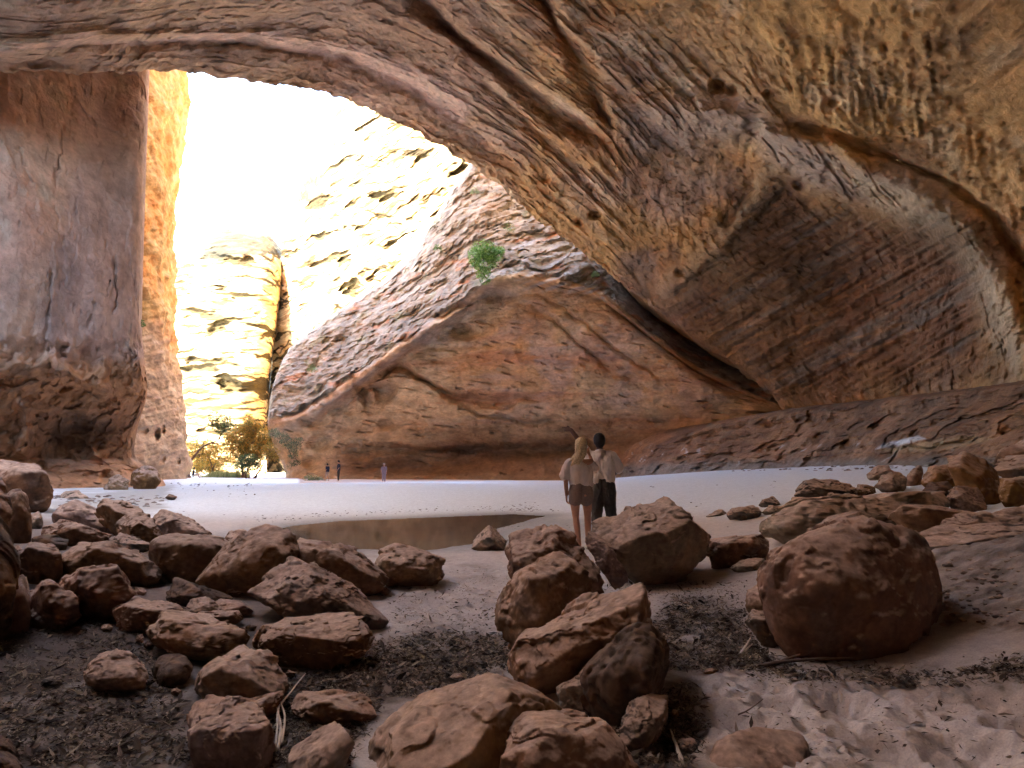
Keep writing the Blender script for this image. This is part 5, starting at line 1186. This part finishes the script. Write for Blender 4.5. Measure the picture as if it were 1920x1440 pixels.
def hand(caps, wrist, d, side, s=1.0, point=False, curl=0.5):
    """palm, five fingers and a thumb; d = direction of the fingers, side = towards the thumb"""
    d = Vector(d).normalized(); th = Vector(side).normalized(); th = (th - d * th.dot(d)).normalized(); nrm_ = d.cross(th)
    w0 = Vector(wrist)
    knuck = []
    for i, (off, ln) in enumerate([(0.030, 0.072), (0.010, 0.080), (-0.010, 0.074), (-0.029, 0.058)]):
        k = w0 + d * 0.085 * s + th * off * s
        caps.append((tuple(w0 + d * 0.012 + th * off * 0.5 * s), 0.017 * s, tuple(k), 0.0125 * s))
        cdir = (d * (1 if (point and i == 0) else 1 - 0.35 * curl) + nrm_ * (0 if (point and i == 0) else curl * 0.8)).normalized()
        cdir2 = (d * (1 if (point and i == 0) else 0.5 - 0.5 * curl) + nrm_ * (0 if (point and i == 0) else curl * 1.4)).normalized()
        m_ = k + cdir * ln * 0.5 * s
        caps.append((tuple(k), 0.0105 * s, tuple(m_), 0.009 * s)); caps.append((tuple(m_), 0.009 * s, tuple(m_ + cdir2 * ln * 0.5 * s), 0.0075 * s))
    t0 = w0 + d * 0.025 * s + th * 0.022 * s; t1 = t0 + (d * 0.55 + th * 0.8).normalized() * 0.035 * s; t2 = t1 + (d * 0.9 + th * 0.3).normalized() * 0.032 * s
    caps.append((tuple(t0), 0.014 * s, tuple(t1), 0.0115 * s)); caps.append((tuple(t1), 0.0115 * s, tuple(t2), 0.009 * s))
M_SKIN_A = plain("fair_skin", (0.52, 0.27, 0.18), 0.55, 0.08, 30, 0.35, 0.1, 0.001)
M_SKIN_B = plain("dark_skin", (0.11, 0.058, 0.04), 0.5, 0.08, 30, 0.4, 0.1, 0.001)
M_BLOND = plain("blond_hair", (0.62, 0.46, 0.26), 0.5, 0.3, 60, 0.4, 0.6, 0.004)
M_BLACK = plain("black_hair", (0.012, 0.010, 0.010), 0.6, 0.3, 60, 0.3, 0.5, 0.004)
M_WHITE = plain("off_white_cotton", (0.78, 0.67, 0.60), 0.9, 0.06, 12, 0.1, 0.2, 0.003)
M_SHIRT = plain("pale_grey_shirt", (0.76, 0.69, 0.64), 0.75, 0.06, 12, 0.2, 0.2, 0.003)
M_SHORT = plain("grey_denim", (0.24, 0.18, 0.155), 0.9, 0.12, 40, 0.1, 0.3, 0.002)
M_TROUS = plain("dark_olive_cloth", (0.085, 0.078, 0.068), 0.85, 0.15, 20, 0.15, 0.3, 0.003)
M_SHOE = plain("pale_sandal", (0.45, 0.38, 0.28), 0.8)
M_DSHOE = plain("dark_boot", (0.05, 0.04, 0.035), 0.8)
M_NAVY = plain("navy_cloth", (0.025, 0.03, 0.06), 0.85)
M_PINKT = plain("dusty_pink_cloth", (0.27, 0.20, 0.23), 0.85)
M_BEIGE = plain("beige_cloth", (0.45, 0.36, 0.28), 0.85)
def head_parts(c, tilt, yaw, s=1.0):
    """ellipsoids of skull, jaw, brow, nose, lips, ears round the head centre c; faces local +Y"""
    Mx = Matrix.Rotation(yaw, 3, 'Z') @ Matrix.Rotation(tilt, 3, 'X')
    out = []
    for (x, y, z), r in [((0, -0.008, 0.02), (0.074, 0.092, 0.098)), ((0, 0.022, -0.045), (0.056, 0.066, 0.066)), ((0, 0.052, -0.088), (0.027, 0.026, 0.022)),
                         ((0, 0.094, -0.022), (0.012, 0.020, 0.013)), ((0, 0.088, 0.0), (0.008, 0.013, 0.025)), ((0, 0.084, -0.052), (0.023, 0.010, 0.006)), ((0, 0.082, -0.062), (0.020, 0.010, 0.006)),
                         ((-0.031, 0.074, 0.020), (0.022, 0.012, 0.008)), ((0.031, 0.074, 0.020), (0.022, 0.012, 0.008)), ((-0.032, 0.070, 0.002), (0.013, 0.011, 0.010)), ((0.032, 0.070, 0.002), (0.013, 0.011, 0.010)),
                         ((-0.076, 0.0, -0.012), (0.010, 0.020, 0.030)), ((0.076, 0.0, -0.012), (0.010, 0.020, 0.030)), ((-0.035, 0.055, -0.03), (0.025, 0.022, 0.025)), ((0.035, 0.055, -0.03), (0.025, 0.022, 0.025))]:
        p_ = Mx @ (Vector((x, y, z)) * s) + Vector(c)
        out.append((tuple(p_), tuple(q * s for q in r), (tilt, 0, 0)))
    return out, Mx
def limb(caps, pts, rad):
    for i in range(len(pts) - 1): caps.append((pts[i], rad[i], pts[i + 1], rad[i + 1]))
def body_caps(J, f=1.0, female=True):
    caps = []
    hw = 0.095 if female else 0.10; sw = 0.155 if female else 0.19
    limb(caps, [(-hw * 0.45, 0, J['pz']), (-hw * 0.35, 0, J['pz'] + .17), (-sw * 0.42, .0, J['cz'])], [.105 * f, .088 * f, .10 * f])
    limb(caps, [(hw * 0.45, 0, J['pz']), (hw * 0.35, 0, J['pz'] + .17), (sw * 0.42, .0, J['cz'])], [.105 * f, .088 * f, .10 * f])
    limb(caps, [J['sl'], (0, 0, J['cz'] + .09), J['sr']], [.052 * f, .07 * f, .052 * f])
    limb(caps, [(0, 0, J['cz'] + .07), (0, .0, J['cz'] + .17), J['head']], [.062 * f, .05 * f, .05 * f])
    for s_ in ('l', 'r'):
        limb(caps, [(math.copysign(hw, J['k' + s_][0] - J.get('mx', 0)), 0, J['pz'] - .03), lerp3((math.copysign(hw, J['k' + s_][0] - J.get('mx', 0)), 0, J['pz'] - .03), J['k' + s_], .5), J['k' + s_], lerp3(J['k' + s_], J['a' + s_], .3), J['a' + s_]], [.094 * f, .075 * f, .050 * f, .052 * f, .033 * f])
        a_ = J['a' + s_]
        limb(caps, [(a_[0], a_[1] - .035, .035), (a_[0] * 1.02, a_[1] + .07, .032), (a_[0] * 1.04, a_[1] + .16, .022)], [.032, .034, .024])
        limb(caps, [J['s' + s_], J['e' + s_], lerp3(J['e' + s_], J['h' + s_], .35), J['h' + s_]], [.045 * f, .036 * f, .034 * f, .024 * f])
    return caps
def place(root, px, py_, d, rz=0):
    q = P(px, py_, d); z = float(gheight([q[0]], [q[1]])[0])
    root.location = (q[0], q[1], z); root.rotation_euler = (0, 0, rz)
def person_root(label, group=None):
    r = bpy.data.objects.new("person", None); scene.collection.objects.link(r)
    r.empty_display_size = 0.3
    return tag(r, label, "person", group)

# woman, seen from behind
w = person_root("blond woman in loose off-white top and grey shorts, seen from behind")
J = dict(pz=.90, cz=1.22, sl=(-.165, 0, 1.335), sr=(.165, .0, 1.335), head=(.01, .0, 1.50), kl=(-.075, .03, .49), kr=(.115, .05, .50), al=(-.035, -.02, .08), ar=(.13, .12, .08),
         el=(-.235, -.02, 1.07), hl=(-.215, .04, .83), er=(.27, .16, 1.20), hr=(.20, .22, 1.44))
caps = body_caps(J)
hand(caps, J['hl'], (0.05, 0.15, -1), (0.3, 1, 0), .95, curl=.35); hand(caps, J['hr'], (-.35, 0.1, 1), (-.5, -0.6, 0), .95, curl=.45)
hp, Mx = head_parts((.012, .015, 1.585), R(14), R(-12), .98)
caps.append(((-.06, -.03, .90), .095, (-.06, -.05, .86), .09)); caps.append(((.06, -.03, .90), .095, (.06, -.05, .86), .09))
add_mesh("body", blob_mesh(caps, hp), M_SKIN_A, w)
tc_ = []
limb(tc_, [(-.165, .0, 1.335), (-.05, 0, 1.24), (.05, 0, 1.20), (.10, .02, 1.25)], [.066, .125, .125, .10])
limb(tc_, [(-.19, -.01, 1.31), (-.235, -.01, 1.20), (-.245, -.01, 1.13)], [.066, .078, .085])
limb(tc_, [(.175, .01, 1.30), (.235, .07, 1.24)], [.066, .07])
limb(tc_, [(-.07, 0, 1.22), (-.065, 0, 1.09), (-.055, 0, 1.02)], [.125, .118, .122]); limb(tc_, [(.07, 0, 1.20), (.065, 0, 1.07), (.065, 0, 1.0)], [.125, .12, .125])
add_mesh("top", blob_mesh(tc_, voxel=.009), M_WHITE, w, .022, 3, 7)
sc_ = []
for sx in (-1, 1): limb(sc_, [(sx * .055, -.005, .99), (sx * .065, -.02, .88), (sx * .085, 0, .76)], [.108, .125, .108])
add_mesh("shorts", blob_mesh(sc_, voxel=.009), M_SHORT, w, .006, 4)
hc = []
hx, hy, hz = .012, .005, 1.60
limb(hc, [(hx, hy - .02, hz + .03), (hx - .01, hy - .045, hz - .05), (hx - .04, hy - .09, hz - .15), (hx - .10, hy - .09, hz - .24), (hx - .165, hy - .07, hz - .31)], [.092, .082, .055, .038, .02])
limb(hc, [(hx, hy - .05, hz - .02), (hx + .02, hy - .085, hz - .13), (hx - .03, hy - .10, hz - .24), (hx - .12, hy - .09, hz - .33)], [.08, .05, .03, .012])
limb(hc, [(hx - .03, hy - .05, hz - .02), (hx - .07, hy - .07, hz - .14), (hx - .15, hy - .06, hz - .22), (hx - .21, hy - .05, hz - .27)], [.07, .04, .022, .01])
add_mesh("hair", blob_mesh(hc, voxel=.009, smooth=2), M_BLOND, w, .016, 5, 34)
for nm, a_ in (("shoe", J['al']), ("shoe", J['ar'])):
    q = []; limb(q, [(a_[0], a_[1] - .04, .025), (a_[0] * 1.03, a_[1] + .08, .022), (a_[0] * 1.05, a_[1] + .17, .018)], [.04, .042, .032]); add_mesh(nm, blob_mesh(q), M_SHOE, w)
place(w, 1090, 1020, 10.4, R(6))

# guide, arm raised to point at the roof
g_ = person_root("dark-haired person in untucked pale shirt and dark trousers, one arm raised pointing up")
J = dict(pz=.93, cz=1.27, sl=(-.19, 0, 1.42), sr=(.19, .0, 1.42), head=(.0, .0, 1.58), kl=(-.11, .0, .50), kr=(.12, .03, .50), al=(-.12, -.03, .09), ar=(.14, .02, .09),
         el=(-.30, .08, 1.66), hl=(-.45, .13, 1.88), er=(.30, .08, 1.20), hr=(.22, .26, 1.10))
caps = body_caps(J, 1.08, False)
hand(caps, J['hl'], (-.85, 0.15, .15), (0, 0.3, 1), 1.0, point=True, curl=.8); hand(caps, J['hr'], (-.6, .8, -.1), (0.2, 0, 1), 1.0, curl=.5)
hp, Mx = head_parts((.0, .02, 1.675), R(16), R(14), 1.0)
limb(caps, [J['el'], J['hl']], [.044, .033])
add_mesh("body", blob_mesh(caps, hp), M_SKIN_B, g_)
tc_ = []
limb(tc_, [(-.185, 0, 1.42), (0, -.005, 1.40), (.185, 0, 1.42)], [.078, .11, .078])
limb(tc_, [(-.09, 0, 1.34), (-.085, 0, 1.20), (-.09, -.01, 1.06)], [.135, .135, .142]); limb(tc_, [(.09, 0, 1.34), (.085, 0, 1.20), (.09, -.01, 1.08)], [.135, .135, .142])
limb(tc_, [(-.185, .0, 1.42), (-.295, .075, 1.64)], [.078, .062]); limb(tc_, [(.185, 0, 1.42), (.27, .05, 1.28), (.30, .08, 1.20)], [.08, .076, .074])
add_mesh("shirt", blob_mesh(tc_, voxel=.009), M_SHIRT, g_, .032, 6, 6)
cc_ = []; limb(cc_, [(-.06, -.045, 1.50), (0, -.07, 1.51), (.06, -.045, 1.50), (.075, .02, 1.49)], [.028, .03, .028, .024]); limb(cc_, [(-.06, -.045, 1.50), (-.075, .02, 1.49)], [.028, .024])
add_mesh("collar", blob_mesh(cc_, voxel=.008), M_SHIRT, g_)
sc_ = []
for sx, k, a_ in ((-1, J['kl'], J['al']), (1, J['kr'], J['ar'])): limb(sc_, [(sx * .065, 0, 1.03), (sx * .085, -.01, .90), lerp3((sx * .09, 0, .88), k, .5), k, (a_[0], a_[1], .10)], [.125, .132, .108, .085, .072])
add_mesh("trousers", blob_mesh(sc_, voxel=.009), M_TROUS, g_, .026, 7, 7)
hc = []; limb(hc, [(0, -.005, 1.71), (0, -.03, 1.66), (0, -.035, 1.62)], [.098, .095, .075])
add_mesh("hair", blob_mesh(hc, voxel=.009), M_BLACK, g_, .006, 8, 30)
for a_ in (J['al'], J['ar']):
    q = []; limb(q, [(a_[0], a_[1] - .04, .04), (a_[0], a_[1] + .08, .035), (a_[0], a_[1] + .17, .028)], [.048, .048, .036]); add_mesh("boot", blob_mesh(q), M_DSHOE, g_)
place(g_, 1135, 1000, 10.95, R(-4)); g_.rotation_euler = (0, R(-2.5), R(-4))

# distant visitors
def visitor(label, px, d, shirt_m, leg_m, hair_m, rz, sit=False, step=0.0, hgt=1.0, hat=False):
    r = person_root(label, "far visitors beyond the sand bar")
    if sit:
        J = dict(pz=.28, cz=.58, sl=(-.18, 0.02, .74), sr=(.18, .02, .74), head=(0, .06, .92), kl=(-.16, .42, .42), kr=(.16, .42, .42), al=(-.14, .62, .08), ar=(.14, .62, .08), el=(-.25, .2, .52), hl=(-.16, .42, .48), er=(.25, .2, .52), hr=(.16, .42, .48))
    else:
        J = dict(pz=.92, cz=1.25, sl=(-.18, 0, 1.40), sr=(.18, 0, 1.40), head=(0, .02, 1.56), kl=(-.10, step * .6, .50), kr=(.10, -step * .3, .50), al=(-.10, step, .08), ar=(.10, -step, .12), el=(-.26, -.05 - step * .3, 1.14), hl=(-.25, .10 - step * .4, .90), er=(.26, .0 + step * .3, 1.14), hr=(.25, .10 + step * .4, .92))
    caps = body_caps(J, 1.05, False)
    hand(caps, J['hl'], (0, .3, -1) if not sit else (0, 1, -.3), (0.5, .8, 0), curl=.4); hand(caps, J['hr'], (0, .3, -1) if not sit else (0, 1, -.3), (-0.5, .8, 0), curl=.4)
    hp, _m = head_parts((0, J['head'][1] + .02, J['head'][2] + .09), 0, 0)
    add_mesh("body", blob_mesh(caps, hp, .014, 2), M_SKIN_A, r)
    t_ = []
    for sx in (-1, 1): limb(t_, [(sx * .08, 0, J['cz'] + .08), (sx * .075, 0, J['cz'] - .1), (sx * .08, 0, J['pz'] + .03)], [.13, .13, .135])
    limb(t_, [J['sl'], J['sr']], [.075, .075]); limb(t_, [J['sl'], lerp3(J['sl'], J['el'], .8)], [.075, .065]); limb(t_, [J['sr'], lerp3(J['sr'], J['er'], .8)], [.075, .065])
    add_mesh("shirt", blob_mesh(t_, voxel=.016, smooth=2), shirt_m, r, .01, 3)
    l_ = []
    for sx, k, a_ in ((-1, J['kl'], J['al']), (1, J['kr'], J['ar'])): limb(l_, [(sx * .08, 0, J['pz'] + .02), (sx * .09, 0, J['pz'] - .04), k, lerp3(k, a_, .85)], [.125, .12, .085, .07])
    add_mesh("trousers", blob_mesh(l_, voxel=.016, smooth=2), leg_m, r)
    h_ = []; z0 = J['head'][2] + .11; y0 = J['head'][1]
    limb(h_, [(0, y0 + .01, z0 + .02), (0, y0 - .02, z0 - .02)], [.098, .09])
    if hat: limb(h_, [(-.12, y0 + .03, z0 + .03), (.12, y0 + .03, z0 + .03)], [.02, .02])
    add_mesh("hat" if hat else "hair", blob_mesh(h_, voxel=.014, smooth=1), hair_m, r)
    r.scale = (hgt,) * 3
    q = P(px, 880, d); z = float(gheight([q[0]], [q[1]])[0]); r.location = (q[0], q[1], z); r.rotation_euler = (0, 0, rz)
    return r
visitor("tiny figure in dark clothes walking by the low green shrub below the orange wall", 614, 66, M_NAVY, M_BEIGE, M_BLACK, R(60), step=.15, hgt=.95)
visitor("tiny tall figure in dark blue standing by the orange wall, second from the low shrub", 635, 64, M_NAVY, M_DSHOE, M_BLACK, R(100), hgt=1.12)
visitor("tiny figure in a dusty pink top alone at the foot of the orange wall", 720, 60, M_PINKT, M_PINKT, M_BEIGE, R(180), hgt=.95, hat=True)
visitor("tiny seated figure in a navy top near the gorge trees, nearest to the bright gap", 363, 82, M_NAVY, M_BEIGE, M_BLACK, R(-60), sit=True, hgt=1.15)
visitor("tiny seated figure in grey at the end of the left cliff, beside the navy one", 347, 83, M_SHORT, M_SHORT, M_BLACK, R(-90), sit=True)

# ------------------------------------------------------------------ trees and shrubs
def leaf_cloud(centres, radii, n, size, seed, cols, squash=0.8):
    rs = np.random.RandomState(seed); V = []; Cc = []
    w_ = np.array(radii) ** 2; w_ = w_ / w_.sum()
    k = rs.choice(len(centres), n, p=w_)
    dr = rs.normal(size=(n, 3)); dr /= np.linalg.norm(dr, axis=1)[:, None]
    rad = np.array(radii)[k] * rs.uniform(0.25, 1.0, n) ** 0.6
    p = np.array(centres)[k] + dr * rad[:, None] * np.array([1, 1, squash])
    p = p[fbm(p * (1.6 / max(radii)), 2, seed=seed) > -0.18]
    m = len(p)
    ax = rs.normal(size=(m, 3)) + np.array([0, 0, -.3]); ax /= np.linalg.norm(ax, axis=1)[:, None]
    sd = np.cross(ax, rs.normal(size=(m, 3))); sd /= np.linalg.norm(sd, axis=1)[:, None]
    L = size * rs.uniform(.6, 1.4, m)[:, None]
    v_ = np.stack([p - ax * L, p - sd * L * .38, p + ax * L, p + sd * L * .38], 1).reshape(-1, 3)
    i = np.arange(m) * 4
    f_ = np.stack([i, i + 1, i + 2, i + 3], 1)
    pal = np.array(cols); c_ = pal[rs.choice(len(pal), m)] * rs.uniform(.7, 1.3, m)[:, None]
    return v_, f_, np.repeat(c_, 4, 0)
def leafmat(name, tr=0.3):
    m, nt, b = new_mat(name, 0.6, 0.3)
    at = nt.nodes.new("ShaderNodeAttribute"); at.attribute_name = "rock_colour"
    nt.links.new(at.outputs["Color"], b.inputs["Base Color"])
    t = nt.nodes.new("ShaderNodeBsdfTranslucent"); nt.links.new(at.outputs["Color"], t.inputs[0])
    mx = nt.nodes.new("ShaderNodeMixShader"); mx.inputs[0].default_value = tr
    out = nt.nodes["Material Output"]
    nt.links.new(b.outputs[0], mx.inputs[1]); nt.links.new(t.outputs[0], mx.inputs[2]); nt.links.new(mx.outputs[0], out.inputs[0])
    return m
M_FOL = leafmat("foliage", 0.55); M_BARK = plain("bark", (0.16, 0.10, 0.07), 0.9)
def tree(name, label, base, trunks, clumps, n, size, cols, seed, cat="tree", group=None, r0=0.12):
    """trunks: lists of (px,py,d); clumps: (px,py,d,radius m)"""
    bp = P(*base)
    root = bpy.data.objects.new(name, None); scene.collection.objects.link(root); root.location = bp
    tag(root, label, cat, group)
    paths, rads = [], []
    for i, tk in enumerate(trunks):
        pts = np.array([P(*q) for q in tk]) - bp
        pts = catmull(pts, [6] * (len(pts) - 1)); pts = pts + 0.06 * np.stack([fbm(pts * 1.2, 2, seed=seed + i), fbm(pts * 1.2, 2, seed=seed + i + 9), pts[:, 0] * 0], 1)
        paths.append(pts); rads.append(np.linspace(r0 * (1 if i == 0 else .6), r0 * .18, len(pts)))
    cen = np.array([P(*q[:3]) for q in clumps]) - bp
    rs = np.random.RandomState(seed)
    for c_, q in zip(cen, clumps):      # limbs into each clump
        j = min(range(len(paths)), key=lambda k: np.linalg.norm(paths[k] - c_, axis=1).min())
        st = paths[j][np.argmin(np.linalg.norm(paths[j] - c_, axis=1))]
        for _ in range(3):
            e = c_ + rs.normal(size=3) * q[3] * .45
            mid_ = (st + e) / 2 + rs.normal(size=3) * .12 + np.array([0, 0, -.05])
            pp = catmull(np.array([st, mid_, e]), [4, 4]); paths.append(pp); rads.append(np.linspace(r0 * .35, r0 * .08, len(pp)))
    v_, f_ = tube_mesh(paths, rads, 6)
    mesh_np("trunk" if cat == "tree" else "stem", v_, f_, M_BARK, parent=root)
    v_, f_, c_ = leaf_cloud(cen, [q[3] for q in clumps], n, size, seed, cols)
    mesh_np("crown" if cat == "tree" else "foliage", v_, f_, M_FOL, c_, smooth=False, parent=root)
    return root
GRN = [(0.07, 0.11, 0.035), (0.10, 0.14, 0.05), (0.05, 0.08, 0.03), (0.13, 0.15, 0.06)]
GOLD = [(0.46, 0.28, 0.06), (0.55, 0.30, 0.06), (0.36, 0.27, 0.06), (0.20, 0.18, 0.05)]
GT = "trees at the mouth of the gorge"
tree("leaning_tree", "slender tree with a long bare trunk arching right from the cliff foot", (354, 872, 88), [[(352, 870, 88), (362, 858, 88), (380, 838, 88), (402, 828, 88), (418, 820, 88)], [(395, 830, 88), (410, 832, 88), (425, 824, 88)], [(410, 824, 88), (420, 805, 88), (428, 790, 88)]],
     [(412, 785, 88, 1.6), (424, 795, 87, 1.5), (400, 790, 88, 1.0), (432, 806, 88, 1.4), (418, 806, 88, 1.0), (404, 800, 88, .8)], 2600, .13, [(0.06, 0.09, 0.03), (0.09, 0.10, 0.04), (0.12, 0.10, 0.04)], 3, group=GT, r0=.2)
tree("bushy_tree", "big golden-green bushy tree filling the gap in the middle of the gorge mouth", (455, 898, 84), [[(457, 903, 84), (455, 885, 84), (452, 860, 84), (455, 830, 84)], [(458, 903, 84), (465, 880, 84), (478, 850, 84)]],
     [(452, 822, 84, 1.9), (468, 812, 85, 1.9), (484, 815, 85, 1.8), (440, 835, 84, 1.7), (462, 838, 84, 2.0), (482, 838, 84, 1.9), (497, 830, 85, 1.3), (448, 850, 84, 1.5), (470, 856, 84, 1.6), (455, 806, 84, 1.2), (476, 798, 85, 1.3), (490, 850, 84, 1.2), (466, 786, 86, .9), (434, 820, 84, 1.0)], 15000, .14, GOLD, 4, group=GT, r0=.22)
tree("green_tree", "small dark-green rounded tree with several dark stems, front of the gorge trees", (465, 902, 78), [[(463, 905, 78), (461, 893, 78), (458, 880, 78)], [(466, 905, 78), (467, 890, 78), (465, 875, 78)], [(470, 905, 78), (484, 885, 78), (498, 862, 78)]],
     [(455, 868, 78, 1.0), (465, 862, 78, 1.1), (476, 868, 78, .9), (450, 876, 78, .8), (468, 876, 78, 1.0), (482, 873, 78, .6)], 3600, .10, GRN, 5, group=GT, r0=.16)
tree("thin_tree", "thin wispy yellow-leaved tree right of the dark-green one, leaning on the bright gap", (472, 902, 79), [[(474, 905, 79), (486, 884, 79), (498, 862, 79), (508, 842, 79)], [(486, 884, 79), (500, 876, 79), (512, 862, 79)]],
     [(503, 842, 79, .9), (510, 850, 79, .7), (514, 862, 79, .6), (498, 856, 79, .7), (518, 856, 79, .5), (520, 846, 79, .4)], 1100, .09, GOLD, 6, group=GT, r0=.10)
tree("golden_bush", "broad low golden bush behind the grass, beneath the arching trunk tree", (380, 893, 94), [[(380, 896, 94), (378, 885, 94)], [(392, 896, 94), (396, 884, 94)]],
     [(366, 872, 95, 1.3), (376, 864, 95, 1.5), (388, 870, 95, 1.5), (370, 884, 94, 1.1), (384, 884, 94, 1.2), (400, 880, 94, 1.2), (362, 856, 96, 1.2), (414, 884, 94, 1.0)], 5200, .13, GOLD, 17, cat="shrub", group=None, r0=.12)
tree("background_tree", "low golden tree further back behind the arching trunk", (398, 892, 92), [[(398, 897, 92), (398, 878, 92), (392, 860, 92)], [(398, 880, 92), (408, 862, 92)]],
     [(370, 835, 92, 2.2), (385, 846, 92, 2.0), (400, 855, 92, 2.2), (372, 855, 91, 1.6), (418, 850, 92, 2.0), (428, 868, 93, 1.6), (398, 876, 93, 1.2), (386, 872, 93, 1.0)], 8000, .13, GOLD, 7, group=GT, r0=.2)
tree("hanging_shrub", "bright green bush hanging from the rim of the grey slope", (925, 505, 66), [[(935, 500, 67), (915, 490, 65.5), (905, 480, 65)], [(930, 505, 67), (908, 515, 65)]],
     [(905, 468, 65.5, 1.3), (893, 478, 65, 1.0), (918, 472, 65.5, 1.2), (930, 478, 66, .9), (905, 492, 65, 1.2), (920, 492, 65.5, .9), (905, 510, 65, .9), (910, 525, 65, .6), (890, 490, 65, .7), (938, 470, 66.5, .6)], 11000, .08, [(0.17, 0.32, 0.06), (0.22, 0.40, 0.09), (0.10, 0.21, 0.04), (0.28, 0.44, 0.13)], 8, cat="shrub", r0=.08)
tree("corner_shrub", "grey-green shrub clinging to the left corner of the spur above the bright gap", (545, 850, 77), [[(548, 860, 77), (540, 840, 76.5), (525, 822, 76.5)], [(550, 860, 77), (555, 835, 76.5)]],
     [(515, 812, 78, .8), (528, 820, 77, .9), (540, 830, 76, .9), (552, 838, 75.5, .8), (548, 852, 75.5, .7), (560, 826, 76, .6), (556, 868, 75.5, .5), (545, 872, 75.5, .5)], 3200, .085, [(0.13, 0.19, 0.09), (0.18, 0.22, 0.12), (0.10, 0.13, 0.06), (0.24, 0.20, 0.13)], 9, cat="shrub", r0=.07)
tree("low_shrub", "low olive shrub on the sand at the wall foot beside the walking figure", (592, 902, 67), [[(592, 905, 67), (590, 898, 67)]],
     [(575, 898, 67, .45), (583, 896, 67, .5), (592, 898, 67, .5), (601, 900, 67, .45), (608, 902, 67, .35), (586, 902, 67, .4)], 1600, .06, [(0.14, 0.18, 0.07), (0.20, 0.24, 0.10), (0.28, 0.26, 0.14)], 10, cat="shrub", r0=.05)
for i, (a_, b_, d_, r_, lab) in enumerate([(829 + 60, 356, 80, .5, "small green tuft high on the grey slope near the cave lip"), (955, 425, 71, .7, "yellow-green tuft on the grey slope above the hanging bush"), (1012, 402, 67, .25, "tiny bright green sprig under the cave lip"),
        (1116, 512, 65, .35, "small green sprig at the right tip of the grey ledge"), (262, 605, 43, .3, "green moss tuft on the edge of the left cliff"), (585, 690, 76, .7, "pale green tuft low on the left part of the grey slope"), (820, 462, 78, .4, "dull green tuft in the middle of the grey slope")]):
    tree("grass_tuft", lab, (a_, b_ + 6, d_), [[(a_, b_ + 8, d_), (a_, b_, d_)]], [(a_, b_, d_ - .3, r_), (a_ + 5, b_ + 4, d_ - .3, r_ * .7), (a_ - 4, b_ + 5, d_ - .3, r_ * .6)], 420, .06, [(0.13, 0.24, 0.06), (0.18, 0.28, 0.09), (0.22, 0.25, 0.10)], 20 + i, cat="plant", group="green tufts on the rock", r0=.02)
# grass band
rs = np.random.RandomState(44); n = 7000
gd = rs.uniform(84, 93, n); gx = 376 + 92 * rs.beta(2, 1.6, n) + 6 * perlin(np.stack([gd, gd * 0, gd * 0], 1))
u_ = (gx - 960) / FPX; x_ = u_ * gd / (CP + 0.13 * SP) * 1.0; y_ = gd
z_ = gheight(x_, y_, False); hh = rs.uniform(.15, .8, n) * np.clip(0.8 + 1.4 * perlin(np.stack([gx / 9.0, gd * .4, gx * 0], 1)), .2, 1.5) * np.clip((gx - 366) / 40, 0.2, 1); wd = rs.uniform(.02, .05, n); ln = rs.normal(0, .15, (n, 2))
v_ = np.stack([np.stack([x_ - wd, y_, z_], 1), np.stack([x_ + wd, y_, z_], 1), np.stack([x_ + ln[:, 0], y_ + ln[:, 1], z_ + hh], 1)], 1).reshape(-1, 3)
pal = np.array([(0.22, 0.25, 0.11), (0.32, 0.30, 0.15), (0.16, 0.19, 0.08)]); c_ = np.repeat(pal[rs.choice(3, n)], 3, 0)
tag(mesh_np("grass", v_, np.arange(n * 3).reshape(-1, 3), M_FOL, c_, smooth=False), "strip of olive green grass below the gorge trees", "grass", kind="stuff")
